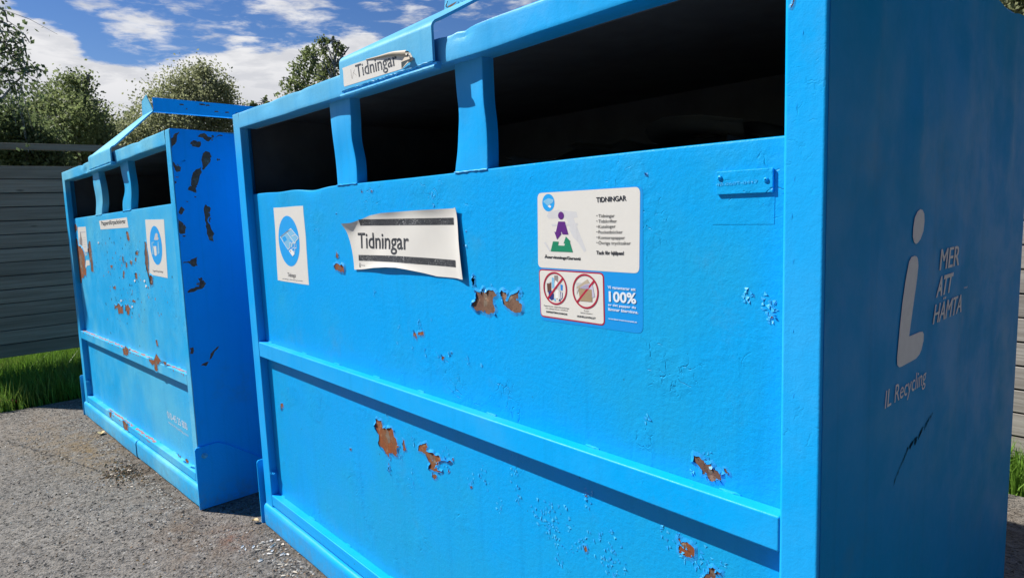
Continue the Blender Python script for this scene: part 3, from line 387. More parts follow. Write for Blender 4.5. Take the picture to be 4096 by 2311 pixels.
def cluster(mb, c, fn, paintm, rnd, dark=None):
    cx, cz, r, n = c
    for _ in range(int(n*.75)):
        a = rnd.uniform(0, 6.28); q = r*math.sqrt(rnd.random()); x = cx+q*math.cos(a)*.8; z = cz+q*math.sin(a)*1.15
        t = rnd.gauss(-.75, .8); L = rnd.uniform(.003, .009); wd = rnd.uniform(.0015, .0045); hh = rnd.uniform(.0006, .0022)
        ct, st = math.cos(t), math.sin(t)
        mb.face([fn(x+wd*st, z-wd*ct, .0002), fn(x+L*ct, z+L*st, hh), fn(x-wd*st, z+wd*ct, .0002)], paintm if rnd.random() < .6 else M['pale_highlight'])  # part of the flakes gets a lighter blue, a highlight put into the colour
        if dark and rnd.random() < .05:
            mb.face([fn(x, z, .00025), fn(x+L*ct, z+L*st, .00025), fn(x+L*.5*ct+wd*.35*st, z+L*.5*st-wd*.35*ct, .00025)], dark)

# ------------------------------------------------------------------ world: Nishita sky with a band of cloud
w = bpy.data.worlds.new('World'); sc.world = w; w.use_nodes = True; t = NT(w.node_tree); bg = t.n['Background']
sky = t.add('ShaderNodeTexSky', sky_type='NISHITA'); sky.sun_disc = False; sky.sun_elevation = SUN_EL
sky.sun_rotation = math.radians(90) - (SUN_AZ + math.pi); sky.air_density = 1.0; sky.dust_density = .15; sky.ozone_density = 3.0; sky.altitude = 0
dirv = t.add('ShaderNodeTexCoord').outputs['Generated']
nrmv = t.add('ShaderNodeVectorMath', operation='NORMALIZE', inp={0: dirv}).outputs[0]
sp = t.add('ShaderNodeSeparateXYZ', inp={0: nrmv})
az = t.m('MULTIPLY', t.m('ARCTAN2', t.m('MULTIPLY', sp.outputs[0], -1), sp.outputs[1]), 57.2958)
el = t.m('MULTIPLY', t.m('ARCSINE', sp.outputs[2]), 57.2958)
comb = t.add('ShaderNodeCombineXYZ'); t.l.new(t.m('MULTIPLY', az, .25), comb.inputs[0]); t.l.new(t.m('MULTIPLY', el, .62), comb.inputs[1])
cv = comb.outputs[0]
rotm = t.add('ShaderNodeMapping', inp={'Rotation': (0, 0, math.radians(22)), 'Scale': (1, 1.5, 1)}); t.l.new(cv, rotm.inputs['Vector'])
n1 = t.noise(cv, .55, 7, .60, .25); n2 = t.noise(rotm.outputs[0], 1.5, 8, .62, .3)
fc = t.add('ShaderNodeFloatCurve'); cur = fc.mapping.curves[0]
pts = sorted((max(0, min(1, a/180+.5)), e/40) for a, e in D['skycurve'])
pts = [(0, .34), (.3, .40), (.5, .33), (.6, .30)] + pts + [(max(p[0] for p in pts)+.03, .40), (1, .33)]
while len(cur.points) < len(pts): cur.points.new(0, 0)
for p, q in zip(cur.points, pts): p.location = q
fc.mapping.update(); t.l.new(t.m('ADD', t.m('MULTIPLY', az, 1/180), .5), fc.inputs['Value'])
thr = t.m('MULTIPLY', fc.outputs[0], 40)
d = t.m('ADD', t.m('SUBTRACT', thr, el), .45)                                        # >0: inside the bank
dens = t.m('ADD', t.m('MULTIPLY', d, .55), t.m('MULTIPLY', t.m('SUBTRACT', n1, .5), 3.2))
dens = t.m('ADD', dens, t.m('MULTIPLY', t.m('SUBTRACT', n2, .5), 1.3))
bank = t.ramp(dens, -.08, .45)
acc = None
for a0, e0, ra, re, amp in [(q0, q1, q2*1.8, q3*2.1, q4*1.1) for q0, q1, q2, q3, q4 in D['skyblobs']]:
    da = t.m('DIVIDE', t.m('SUBTRACT', az, a0), ra); de0 = t.m('ADD', t.m('SUBTRACT', el, e0), t.m('MULTIPLY', t.m('SUBTRACT', az, a0), -.18)); de = t.m('DIVIDE', de0, re)
    g = t.m('MULTIPLY', t.m('EXPONENT', t.m('MULTIPLY', t.m('ADD', t.m('MULTIPLY', da, da), t.m('MULTIPLY', de, de)), -1)), amp)
    acc = g if acc is None else t.m('MAXIMUM', acc, g)
wis = t.ramp(t.m('ADD', acc, t.m('MULTIPLY', t.m('SUBTRACT', n2, .55), 2.6)), .12, 1.0)
wis = t.m('MULTIPLY', wis, t.ramp(acc, .03, .25))
# loose cloud high up, all round
hi = t.m('MULTIPLY', t.ramp(t.noise(t.mapv(nrmv, (1, 1, 2.2)), 2.3, 7, .62, .3), .56, .74, 0, .30), t.ramp(el, 18, 30))
mask = t.m('MAXIMUM', t.m('MAXIMUM', bank, t.m('MULTIPLY', wis, .92)), hi)
shade = t.ramp(t.noise(rotm.outputs[0], .8, 6, .6, .2), .42, .64)
low = t.ramp(t.m('SUBTRACT', d, 0), .8, 6.5)
cc = t.mix(t.m('MULTIPLY', t.m('MAXIMUM', t.m('MULTIPLY', low, .65), t.m('MULTIPLY', shade, .6)), 1.0), (8.6, 8.6, 8.8), (5.4, 5.6, 6.2))
hsv = t.add('ShaderNodeHueSaturation', inp={'Hue': .515, 'Saturation': 1.30, 'Value': .92, 'Color': sky.outputs[0]})
t.l.new(t.mix(mask, hsv.outputs[0], cc), bg.inputs['Color']); bg.inputs['Strength'].default_value = .068

# ------------------------------------------------------------------ ground
def gz(x, y=0):
    if x <= -2.62: a = -.023
    elif x < -.35: a = -.023+(x+2.62)/2.27*.038
    elif x < .05: a = .015*(1-(x+.35)/.4)
    else: a = 0
    return a-.002
def asphalt_mat():
    m, t, b = new_mat('old_asphalt'); tc = t.add('ShaderNodeTexCoord').outputs['Object']
    big = t.noise(tc, .9, 5, .6); mid = t.noise(tc, 7, 6, .7)
    col = t.mix(t.ramp(big, .3, .7), (.185, .167, .143), (.25, .224, .19))
    col = t.mix(t.ramp(mid, .35, .75, 0, .6), col, (.115, .110, .104))
    ag = t.add('ShaderNodeTexVoronoi', feature='F1', inp={'Scale': 95.0}); t.l.new(tc, ag.inputs['Vector'])
    sepc = t.add('ShaderNodeSeparateColor'); t.l.new(ag.outputs['Color'], sepc.inputs[0])
    col = t.mix(t.ramp(sepc.outputs[0], .55, 1, 0, .55), col, (.33, .31, .28))
    col = t.mix(t.ramp(sepc.outputs[1], .72, 1, 0, .7), col, (.05, .048, .046))
    pit = t.ramp(t.noise(tc, 62, 5, .72), .57, .64)
    col = t.mix(t.m('MULTIPLY', pit, .9), col, (.022, .021, .02))
    col = t.mix(t.ramp(t.noise(t.mapv(tc, (1, 1, 1)), 28, 4, .65), .42, .68, 0, .55), col, (.09, .084, .076))
    sx = t.add('ShaderNodeSeparateXYZ', inp={0: tc})
    def spot(x, y, rx, ry):
        a = t.m('DIVIDE', t.m('SUBTRACT', sx.outputs[0], x), rx); c = t.m('DIVIDE', t.m('SUBTRACT', sx.outputs[1], y), ry)
        return t.m('EXPONENT', t.m('MULTIPLY', t.m('ADD', t.m('MULTIPLY', a, a), t.m('MULTIPLY', c, c)), -1))
    nn = t.ramp(t.noise(tc, 11, 6, .75), .38, .62)
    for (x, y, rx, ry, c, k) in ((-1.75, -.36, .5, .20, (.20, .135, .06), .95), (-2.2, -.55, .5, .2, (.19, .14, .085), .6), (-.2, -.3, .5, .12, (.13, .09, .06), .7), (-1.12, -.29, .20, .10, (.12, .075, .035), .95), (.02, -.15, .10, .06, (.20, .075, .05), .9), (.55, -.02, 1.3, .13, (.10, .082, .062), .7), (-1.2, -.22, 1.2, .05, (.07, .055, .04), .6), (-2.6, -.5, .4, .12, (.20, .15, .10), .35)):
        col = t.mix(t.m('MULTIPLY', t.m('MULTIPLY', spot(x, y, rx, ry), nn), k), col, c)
    col = t.mix(t.ramp(t.noise(tc, 2.6, 6, .7), .50, .70, 0, .5), col, (.15, .115, .08))
    # one long hairline crack
    ln = t.m('ABSOLUTE', t.m('SUBTRACT', t.m('ADD', sx.outputs[1], t.m('MULTIPLY', sx.outputs[0], -.30)), t.m('ADD', -.02, t.m('MULTIPLY', t.m('SUBTRACT', t.noise(tc, 9, 5, .7), .5), .16))))
    crk = t.m('MULTIPLY', t.ramp(ln, .0, .006, 1, 0), t.ramp(sx.outputs[0], -.9, -1.3))
    col = t.mix(t.m('MULTIPLY', crk, .8), col, (.03, .03, .03))
    t.l.new(col, b.inputs['Base Color']); b.inputs['Roughness'].default_value = .88; b.inputs['Specular IOR Level'].default_value = .25
    h = t.m('ADD', t.m('MULTIPLY', t.ramp(ag.outputs['Distance'], 0, .6, 1, 0), .6), t.m('MULTIPLY', t.noise(tc, 150, 4, .7), .8))
    h = t.m('SUBTRACT', h, t.m('MULTIPLY', pit, 1.6)); h = t.m('SUBTRACT', h, t.m('MULTIPLY', crk, 2.0))
    t.l.new(t.bump(h, 1.0, .005, t.bump(mid, .7, .01)), b.inputs['Normal']); return m
def soil_mat():
    m, t, b = new_mat('soil_and_moss'); tc = t.add('ShaderNodeTexCoord').outputs['Object']
    t.l.new(t.mix(t.ramp(t.noise(tc, 5, 6, .7), .35, .65), (.045, .055, .018), (.075, .055, .035)), b.inputs['Base Color']); b.inputs['Roughness'].default_value = .95
    t.l.new(t.bump(t.noise(tc, 40, 5, .7), 1, .02), b.inputs['Normal']); return m
EDGE_X = -3.22; EDGE_Y = 2.42
rnd = random.Random(4)
mb = MB(); mb.mesh([(-250, -250, -.045), (250, -250, -.045), (250, 250, -.045), (-250, 250, -.045)], [(0, 1, 2, 3)], soil_mat())
g0 = mb.obj('ground', kind='structure')
mb = MB(); xs = [EDGE_X-.0]+[-3.0+.2*i for i in range(0, 20)]+[1, 1.5, 2, 2.5, 3, 4, 6, 9, 14, 20]
ys = [-22, -14, -9, -6, -4, -3, -2.4]+[-2.2+.2*i for i in range(12)]+[.4, .9, 1.4, 1.9, 2.2, EDGE_Y]
P = [[((x + (rnd.uniform(-.04, .04) if x == EDGE_X else 0)), (y+(rnd.uniform(-.03, .03) if y == EDGE_Y else 0)), gz(x)) for x in xs] for y in ys]
mb.grid(P, asphalt_mat(), True); mb.obj('asphalt_yard', kind='structure')

# loose gravel and litter on the asphalt
mb = MB(); gm = [simple('loose_stone', c, .8, .3, .3, 200) for i, c in enumerate(((.26, .24, .21), (.10, .09, .085), (.42, .39, .34), (.03, .029, .028), (.03, .029, .028), (.20, .14, .09)))]
def stone(x, y, s, m, flat=.6):
    z = gz(x); a = rnd.uniform(0, 6.28); k = 6; ring = []
    for i in range(k):
        th = a+6.283*i/k; rr = s*rnd.uniform(.65, 1.15); ring.append((x+rr*math.cos(th), y+rr*math.sin(th), z-.0005+s*flat*rnd.uniform(.1, .5)))
    mb.mesh(ring+[(x+rnd.uniform(-.3, .3)*s, y+rnd.uniform(-.3, .3)*s, z+s*flat)]+[(p[0], p[1], z-.002) for p in ring], [(i, (i+1) % k, k) for i in range(k)]+[(i, k+1+i, k+1+(i+1) % k, (i+1) % k) for i in range(k)], m)
for _ in range(7500):
    x = rnd.uniform(-3.1, 1.9); y = rnd.uniform(-2.0, .3)*1.0
    if y > -.04+(-.25 if x < -.33 else 0): y -= .45
    stone(x, y, rnd.choice((.0025, .003, .004, .005, .0065)), rnd.choice(gm), rnd.uniform(.3, .8))
for _ in range(1900):      # dirt collected along the base of the near container
    x = rnd.uniform(.0, 1.9); y = -.03-abs(rnd.gauss(0, .06)); stone(x, y, rnd.choice((.003, .004, .006)), rnd.choice(gm), .5)
for _ in range(1100):
    x = rnd.uniform(-2.6, -.4); y = -.30-abs(rnd.gauss(0, .05))+.04*(x+2.6); stone(x, y, rnd.choice((.003, .004, .006)), rnd.choice(gm), .5)
mb.obj('gravel', kind='stuff', label='small loose stones and grit lying on the asphalt', category='gravel')
mb = MB(); lm = [simple('wood_chip', (.62, .55, .44), .7), simple('pale_chip', (.68, .66, .62), .6)]
def chipbit(x, y, L, wd, a, m):
    z = gz(x)+.003; c, s_ = math.cos(a), math.sin(a); P_ = []
    for u, v, h in ((-.5, 0, 0), (-.2, .5, .3), (.3, .42, .5), (.5, .05, 0), (.15, -.5, .1), (-.3, -.4, .0)):
        P_.append((x+u*L*c-v*wd*s_, y+u*L*s_+v*wd*c, z+h*.008))
    mb.mesh(P_+[(p[0], p[1], p[2]-.0015) for p in P_], [(0, 1, 2, 3, 4, 5)]+[(i, (i+1) % 6, 6+(i+1) % 6, 6+i) for i in range(6)], m)
for x, y in ((.17, -.04), (.13, -.08), (.19, -.07), (.23, -.02), (.26, -.04), (.30, -.05), (.33, -.035), (.21, -.10), (.25, -.09), (.16, -.12), (.36, -.09), (.28, -.13), (.45, -.09), (.47, -.12), (.52, -.15), (.12, -.15), (.55, -.11)):
    for _ in range(2): chipbit(x+rnd.gauss(0, .012), y+rnd.gauss(0, .01), rnd.uniform(.010, .032), rnd.uniform(.004, .009), rnd.uniform(0, 3.1), rnd.choice(lm))
for _ in range(110):
    chipbit(rnd.uniform(-3, 1.4), rnd.uniform(-1.8, -.35), rnd.uniform(.005, .012), rnd.uniform(.003, .006), rnd.uniform(0, 3.1), rnd.choice(lm))
bm_ = [simple('brown_debris', (.12, .07, .035), .8), simple('dark_debris', (.04, .03, .02), .8), simple('leaf_crumbs', (.22, .14, .05), .8)]
for _ in range(260): chipbit(-1.12+rnd.gauss(0, .11), -.32+rnd.gauss(0, .045), rnd.uniform(.006, .022), rnd.uniform(.002, .006), rnd.uniform(0, 3.1), rnd.choice(bm_+lm[:1]+bm_))
for _ in range(240): chipbit(rnd.uniform(-2.4, 1.2), -.36+rnd.gauss(0, .12)-(0 if _ % 2 else .3), rnd.uniform(.004, .014), rnd.uniform(.002, .004), rnd.uniform(0, 3.1), rnd.choice(bm_))
mb.obj('wood_chips', kind='stuff', label='pale wood chips and brown scraps scattered on the asphalt', category='litter')
mb = MB(); a = .5; lf = simple('dry_leaf', (.55, .42, .20), .6)
def leaf(x, y, s, ang, name, label):
    mb = MB(); z = gz(x)+.004; c, s_ = math.cos(ang), math.sin(ang); rows = []
    for i in range(7):
        u = i/6; wd = math.sin(math.pi*u)**.7*.32; rows.append([(x+((u-.5)*c-v*wd*s_)*s, y+((u-.5)*s_+v*wd*c)*s, z+.006*math.sin(u*3)+abs(v)*.008) for v in (-1, -.4, 0, .4, 1)])
    mb.grid(rows, lf); return mb.obj(name, label=label, category='leaf')
leaf(-2.02, -.27, .062, 2.9, 'dry_leaf', 'curled yellow dry leaf on asphalt beside the far container')
leaf(-.05, -.035, .035, .5, 'dry_leaf', 'small pale dry leaf at the left foot of the near container')

# ------------------------------------------------------------------ recycling container
def container(root, W, H, zs, zrt, zrb, zbt, zto, pl, pr, DP, PM, FM, SM, FL, mulls, flap, cid):
    d = .03
    rnd = random.Random(cid)
    front = lambda a, b, o=0: (a, d-o, b)
    # corner posts
    mb = MB(); mb.box(0, pl, 0, d+.002, .078, H, FM, .004, 3); mb.obj('corner_post', root)
    mb = MB(); mb.box(W-pr, W, 0, d+.002, .078, H, FM, .006, 4); 
    if cid == 1:
        chip(mb, [(W-.052, 1.56), (W-.049, 1.565), (W-.047, 1.575), (W-.050, 1.572), (W-.054, 1.563)], lambda a, b, o: (a, -o, b), M['rust_dark'], M['flake'], rnd, .6)
        for z_ in (1.02, 1.10, 1.18, 1.26, 1.33, 1.40, 1.5):
            for _ in range(1):
                x_ = W-.042+rnd.uniform(-.002, .002)+.006*math.sin(z_*9); zz = z_+rnd.uniform(-.03, .03); L_ = rnd.uniform(.006, .014)
                mb.face([(x_, -.0003, zz), (x_+.0009, -.0007, zz+L_*.5), (x_+rnd.uniform(-.002, .003), -.0003, zz+L_)], M['flake'])
    mb.obj('corner_post', root)
    # top rail with dents
    mb = MB(); nx = 90; xs_ = [pl+.001+(W-pr-pl-.002)*i/nx for i in range(nx+1)]
    dents = ([(2.0, 1.70, .030, .015, .010), (1.93, 1.695, .018, .02, -.006), (1.50, 1.69, .022, .014, .007), (.36, 1.69, .06, .02, .003), (1.44, 1.70, .02, .02, .004), (.62, 1.69, .03, .02, .003)] if cid == 1 else [(.70, 1.62, .03, .02, .009), (.60, 1.66, .05, .02, .005), (1.8, 1.655, .05, .02, .004)])
    def dn(x, z): return sum(k*math.exp(-((x-a)/ra)**2-((z-b)/rb)**2) for a, b, ra, rb, k in dents)
    prof = [(.063, zto), (.045, zto), (.02, zto), (.005, zto), (.001, zto+.0015), (0, zto+.005)]+[(0, zto+.005+(H-zto-.010)*i/8) for i in range(1, 9)]+[(.0015, H-.0015), (.005, H), (.03, H), (.063, H)]
    rows = []
    for x in xs_:
        sag = .004*math.sin(x*3.1+cid)+.002*math.sin(x*11)
        rows.append([(x, y+dn(x, z)+(.0012*math.sin(x*23+z*40) if y < .004 else 0), z+(-.9*dn(x, z) if z > H-.012 else 0)+(sag*.4 if z < zto+.01 else 0)) for y, z in prof])
    mb.grid(rows, FM); mb.box(pl+.002, W-pr-.002, .0635, .066, zto, H, M['dark'])
    mb.obj('top_rail', root)
    # dividers of the opening (bent)
    for L_, R_ in mulls:
        mb = MB(); L2 = sorted(L_, key=lambda p: p[1]); R2 = sorted(R_, key=lambda p: p[1])
        def ip(T, z):
            zz = [p[1] for p in T]; xx = [p[0] for p in T]
            return float(np.interp(z, zz, xx))
        rows = []; N = 44; z0, z1 = zs-.004, zto+.012
        for i in range(N+1):
            z = z0+(z1-z0)*i/N; zsm = [z+(k-2)*.009 for k in range(5)]
            l = sum(ip(L2, q) for q in zsm)/5; r = sum(ip(R2, q) for q in zsm)/5; u = (z-z0)/(z1-z0)
            bow = .002*math.sin(u*6.0+l*9)*math.sin(math.pi*u)
            y = d+.0005+bow; c_ = .004
            twist = .003*math.sin(math.pi*u)*math.sin(u*5+r*7)
            rows.append([(l, y+.034, z), (l, y+c_, z), (l+c_*.3, y+c_*.3, z), (l+c_, y, z)]+[(l+c_+(r-l-2*c_)*k/6, y+twist*math.sin(math.pi*k/6), z) for k in range(1, 6)]+[(r-c_, y, z), (r-c_*.3, y+c_*.3, z), (r, y+c_, z), (r, y+.034, z)])
        mb.grid(rows, FM); mb.grid([[rows[i][0], rows[i][-1]] for i in range(N+1)], M['dark'])
        # weld along the foot
        xa, xb = rows[1][0][0], rows[1][-1][0]
        mb.tube([(xa+(xb-xa)*k/14, d-.0008, zs-.001+rnd.uniform(-.0012, .0012)) for k in range(15)], [.0022+rnd.uniform(-.0006, .0009) for _ in range(15)], FM, 6)
        mb.obj('opening_divider', root)
    # front sheet: bent lip on top, chips and flaking in the same mesh
    mb = MB(); nx = 70
    def lipz(x):
        z = 0
        if cid == 1: z = -.009*math.exp(-((x-.60)/.10)**2)-.004*math.exp(-((x-.33)/.1)**2)+.002*math.sin(x*4)
        return z
    xs_ = [pl*.5+(W-pr*.5-pl*.5)*i/nx for i in range(nx+1)]; rows = []
    for x in xs_:
        dz = lipz(x); dy = .006*math.exp(-((x-.58)/.07)**2) if cid == 1 else 0
        rows.append([(x, d+.03, zs+dz-.002), (x, d+.010, zs+dz), (x, d+.004+dy, zs+dz), (x, d+.0012+dy, zs+dz-.0015), (x, d+dy*.8, zs+dz-.0045), (x, d+dy*.4, zs-.022), (x, d, zs-.05), (x, d, .9), (x, d, .5), (x, d, .085)])
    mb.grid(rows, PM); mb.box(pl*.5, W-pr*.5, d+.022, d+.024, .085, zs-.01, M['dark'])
    fs = D['chips1'] if cid == 1 else D['chips2']
    for i, c in enumerate(fs):
        rm = (M['rust2'] if (cid == 1 and i in (1, 2, 10, 11, 13)) else M['rust'] if cid == 1 else (M['rust2'] if i in (2, 9) else M['rust']))
        chip(mb, [tuple(p) for p in c], lambda a, b, o: (a, d-o, b), rm, M['flake'] if cid == 1 else M['flake2'], rnd, 1.0 if cid == 1 else .7)
    for c in D['clus1'] if cid == 1 else D['clus2']:
        cluster(mb, c, lambda a, b, o: (a, d-o, b), M['flake'] if cid == 1 else M['flake2'], rnd, M['black'] if cid == 2 else M['rust_dark'])
    if cid == 2:
        for _ in range(150):
            x = rnd.gauss(1.25, .33); z = rnd.gauss(.98, .17)
            if not (.2 < x < 2.05 and zrt+.03 < z < zs-.14): continue
            s = rnd.uniform(.002, .009); a = rnd.uniform(0, 6)
            mb.face([(x+s*math.cos(a+k*1.26)*rnd.uniform(.4, 1), d-.0004, z+s*math.sin(a+k*1.26)*rnd.uniform(.5, 1.3)) for k in range(5)], rnd.choice((M['black'], M['rust_dark'], M['pinkrust'], M['black'])))
        for x, z in ((1.42, .985), (1.60, .99), (1.62, .965), (1.10, .86), (1.32, .84), (.70, 1.19)):
            mb.face([(x+.010*math.cos(k*1.05)*1.2, d-.001-.0005*k, z+.007*math.sin(k*1.05)) for k in range(6)], M['pin'])
    mb.obj('front_panel', root)
    # middle rail
    def rail(name, z0, z1, xr, tops, fronts, bev=.004):
        mb = MB(); mb.box(pl-.001, W-pr+.001, .0005, d+.001, z0, z1, FM, bev, 3)
        x = pl+.03
        while x < W-pr-.1:                      # stitch welds on the back edge
            L_ = rnd.uniform(.03, .05); mb.tube([(x+L_*k/8, d-.001, z1+.0008+rnd.uniform(-.0008, .0008)) for k in range(9)], [.0012+.0016*math.sin(math.pi*k/8)+rnd.uniform(0, .0006) for k in range(9)], FM, 6)
            x += rnd.uniform(.24, .33)
        for a, b in tops:
            n = 22; A = [(a+(b-a)*k/n, .003+.016*rnd.random()**2) for k in range(n+1)]; B = [(a+(b-a)*k/n, .026-.010*rnd.random()) for k in range(n+1)]
            mb.face([(p[0], p[1], z1+.0004) for p in A]+[(p[0], p[1], z1+.0004) for p in B[::-1]], M['pinkrust'])
            for k in range(0, n, 2):
                if rnd.random() < .5: mb.face([(A[k][0], .0002, z1-.004), (A[k+1][0], .0002, z1-.004), (A[k+1][0], .0002, z1-.005-.012*rnd.random()), (A[k][0], .0002, z1-.005-.01*rnd.random())], M['pinkrust'])
        for c in fronts:
            chip(mb, [tuple(p) for p in c], lambda a, b, o: (a, .0005-o, b), M['rust'], M['flake2'], rnd, .4)
        return mb.obj(name, root)
    if cid == 2:
        rail('middle_rail', zrb, zrt, 0, D['railtop'], D['railrust'][:2]); rail('bottom_rail', .106, zbt, 0, D['railtop2'], D['railrust'][2:], .003)
    else:
        rail('middle_rail', zrb, zrt, 0, [], []); rail('bottom_rail', .107, zbt, 0, [], [], .003)
    # base beam
    def beam(x0, x1, off, tilt):
        mb = MB(); rows = []
        prof = [(.055, .098), (.012, .099), (.001, .0985), (-.006, .095), (-.0105, .088), (-.012, .078), (-.012, .02), (-.010, .006), (-.004, .001), (.05, .0)]
        n = 24
        for i in range(n+1):
            x = x0+(x1-x0)*i/n; rows.append([(x, y+off+tilt*(x-x0)+.0008*math.sin(x*17), z) for y, z in prof])
        mb.grid(rows, FM); mb.face(rows[0], FM); mb.face(rows[-1][::-1], FM); mb.obj('base_beam', root)
    if cid == 2: beam(.004, 1.300, 0, -.004); beam(1.306, W-.002, -.001, 0)
    else: beam(.004, W-.002, 0, 0)
    # end plates with bolt
    for side in (0, 1):
        x0, x1 = (-.036, -.028) if side == 0 else (W+.001, W+.009)
        mb = MB(); ol = [(-.014, -.006), (-.014, .268), (-.008, .277), (.085, .281), (.13, .258), (.40, .07), (.40, -.004)]
        b = bmesh.new(); vs = [b.verts.new((x0, p[0], p[1])) for p in ol]; f = b.faces.new(vs); r = bmesh.ops.extrude_face_region(b, geom=[f])
        for v in r['geom']:
            if isinstance(v, bmesh.types.BMVert): v.co.x = x1
        bmesh.ops.recalc_face_normals(b, faces=b.faces[:]); bmesh.ops.bevel(b, geom=b.edges[:], offset=.0015, segments=1, affect='EDGES'); mb.bm(b, SM if side else FM)
        if side == 0: mb.box(-.028, -.001, .06, .10, .1, .2, M['dark'])
        pl_o = mb.obj('end_plate', root)
        mb = MB(); s_ = -1 if side == 0 else 1; bx = (pl if side == 0 else x1)
        # hexagonal head and washer
        yb, zb = ((.014, .244) if side == 0 else (.024, .236)); bx = pl+.0005 if side == 0 else x1
        mb.tube([(bx, yb, zb), (bx+.003, yb, zb)], .013, FM, 16); mb.tube([(bx+.003, yb, zb), (bx+.012, yb, zb)], .0095, FM, 6, False); mb.tube([(bx+.012, yb, zb), (bx+.019, yb, zb)], .0055, FM, 12)
        mb.obj('bolt', pl_o)
    # sides, back, roof, floor
    def skin(x, sgn, name):
        mb = MB(); ny, nz = 26, 40; rows = []
        gs = [(.16, 1.56, .03, .12, .006), (.30, 1.42, .035, .09, -.007), (.36, 1.40, .03, .10, .007), (.62, 1.50, .05, .16, .006), (.85, 1.5, .04, .2, -.006), (.98, 1.35, .03, .25, .006), (.70, 1.62, .2, .03, -.004), (1.05, 1.2, .08, .07, -.006)] if (cid == 1) else [(.3, 1.6, .1, .04, .006), (.7, 1.62, .12, .03, -.006), (.2, 1.4, .08, .1, .004)]
        for i in range(ny*2+1):
            ya = .0035 if sgn > 0 else d+.002; y = ya+(DP-ya)*i/(ny*2); row = []
            for k in range(nz+1):
                z = .09+(H-.09)*k/nz; o = sum(c*math.exp(-((y-a)/ra)**2-((z-b_)/rb)**2) for a, b_, ra, rb, c in gs)
                if z > H-.005: o *= .3
                o *= min(1, max(0, (z-1.28)/.12))
                zz = z
                if cid == 2 and k == nz: zz = z-.010*max(0, math.sin(y*9-.6))*math.exp(-((y-.33)/.2)**2)
                if cid == 1 and k == nz: zz = z-.012*math.exp(-((y-.93)/.06)**2)
                sk = .0006 if sgn > 0 else -.0008; row.append((x+sgn*(sk+(o if o > 0 else o*.6)*min(1, max(0, (y-.035)/.05))), y, zz))
            rows.append(row)
        mb.grid(rows, SM if sgn > 0 else PM)
        xi = x-sgn*.012; mb.box(min(xi, xi-sgn*.002), max(xi, xi-sgn*.002), d+.034, DP-.006, .03, H-.0135, M['dark'])
        if cid == 2 and sgn > 0:
            for c in D['chips2s']: qx = sum(p[0] for p in c)/len(c); qz = sum(p[1] for p in c)/len(c); chip(mb, [(qx+(p[0]-qx)*1.25, qz+(p[1]-qz)*1.12) for p in c], lambda a, b, o: (x+.0010+o, max(a, .004), b), M['rust_dark'], M['paint2_side'], rnd, .35)
        if cid == 1 and sgn > 0:
            cen = [(D['scr'][0][0][0], D['scr'][0][0][1]), (.5*(D['scr'][0][2][0]+D['scr'][0][6][0]), .5*(D['scr'][0][2][1]+D['scr'][0][6][1])), D['scr'][0][5], D['scr'][1][3]]
            for k in range(70):
                u = (k/69)*2.999; q0 = cen[int(u)]; q1 = cen[int(u)+1]; f_ = u-int(u); yc = q0[0]+(q1[0]-q0[0])*f_; zc = q0[1]+(q1[1]-q0[1])*f_
                fat = math.sin(math.pi*min(1, (k/69)*1.25))**1.2; L_ = rnd.uniform(.004, .016); wd = .0012+.009*fat*rnd.random(); oy = rnd.uniform(-1, 1)*.010*fat
                mb.face([(x+.0012, yc+oy, zc), (x+.0012, yc+oy+wd*.6, zc-L_*.4), (x+.0012, yc+oy-L_*.30, zc-L_), (x+.0012, yc+oy-wd*.5-L_*.1, zc-L_*.6)], M['scratch'])
        return mb.obj(name, root)
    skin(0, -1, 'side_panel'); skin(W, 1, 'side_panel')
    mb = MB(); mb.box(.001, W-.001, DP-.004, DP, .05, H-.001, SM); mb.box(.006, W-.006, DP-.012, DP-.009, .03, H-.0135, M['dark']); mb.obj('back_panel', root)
    mb = MB(); mb.box(.004, W-.004, .067, DP-.005, H-.007, H-.003, FM); mb.box(.006, W-.006, .0668, DP-.0065, H-.016, H-.0125, M['dark']); mb.obj('roof_panel', root)
    mb = MB(); mb.box(.004, W-.004, .057, DP-.005, .028, .034, M['dark']); mb.box(.02, W-.02, d+.03, DP-.02, .55, .56, M['dark']); mb.obj('floor_panel', root)
    # lifting frame: flap on the front rail, tapering strap up to a beam that runs to the back
    fx0, fx1, fz0, fz1, ax0, ax1, ay, az_ = flap
    mb = MB(); yf = -.0195; th = .007
    bend = [(yf, fz1), (yf+.001, fz1+.005), (yf+.005, fz1+.0115), (yf+.012, fz1+.0175), (yf+.022, fz1+.0225), (yf+.034, fz1+.0225+.012*(az_-fz1-.0225)/(ay-yf-.022))]
    def strapw(u): return fx0+(ax0-fx0)*u, fx1+(ax1-fx1)*u
    prof = [(yf, fz0+(fz1-fz0)*k/4, 0.0) for k in range(4)]+[(y, z, 0.0) for y, z in bend]
    y1_, z1_ = bend[-1]
    for k in range(1, 17):
        u = k/16; prof.append((y1_+(ay-y1_)*u, z1_+(az_-z1_)*u, u))
    front_r, back_r = [], []
    for y, z, u in prof:
        l, r = strapw(u) if u > 0 else (fx0, fx1)
        n_ = 18
        front_r.append([(l+(r-l)*k/n_, y, z) for k in range(n_+1)]); nb = 0 if z <= fz1 else min(1, (z-fz1)/.0225); back_r.append([(l+(r-l)*k/n_, y+th*(1-.45*nb), z-th*.85*nb) for k in range(n_+1)])
    mb.grid(front_r, FM); mb.grid([r_[::-1] for r_ in back_r], FM)
    for e in (0, -1): mb.grid([[f_[e], b_[e]] if e == -1 else [b_[e], f_[e]] for f_, b_ in zip(front_r, back_r)], FM, False)
    mb.grid([back_r[0], front_r[0]], FM, False)
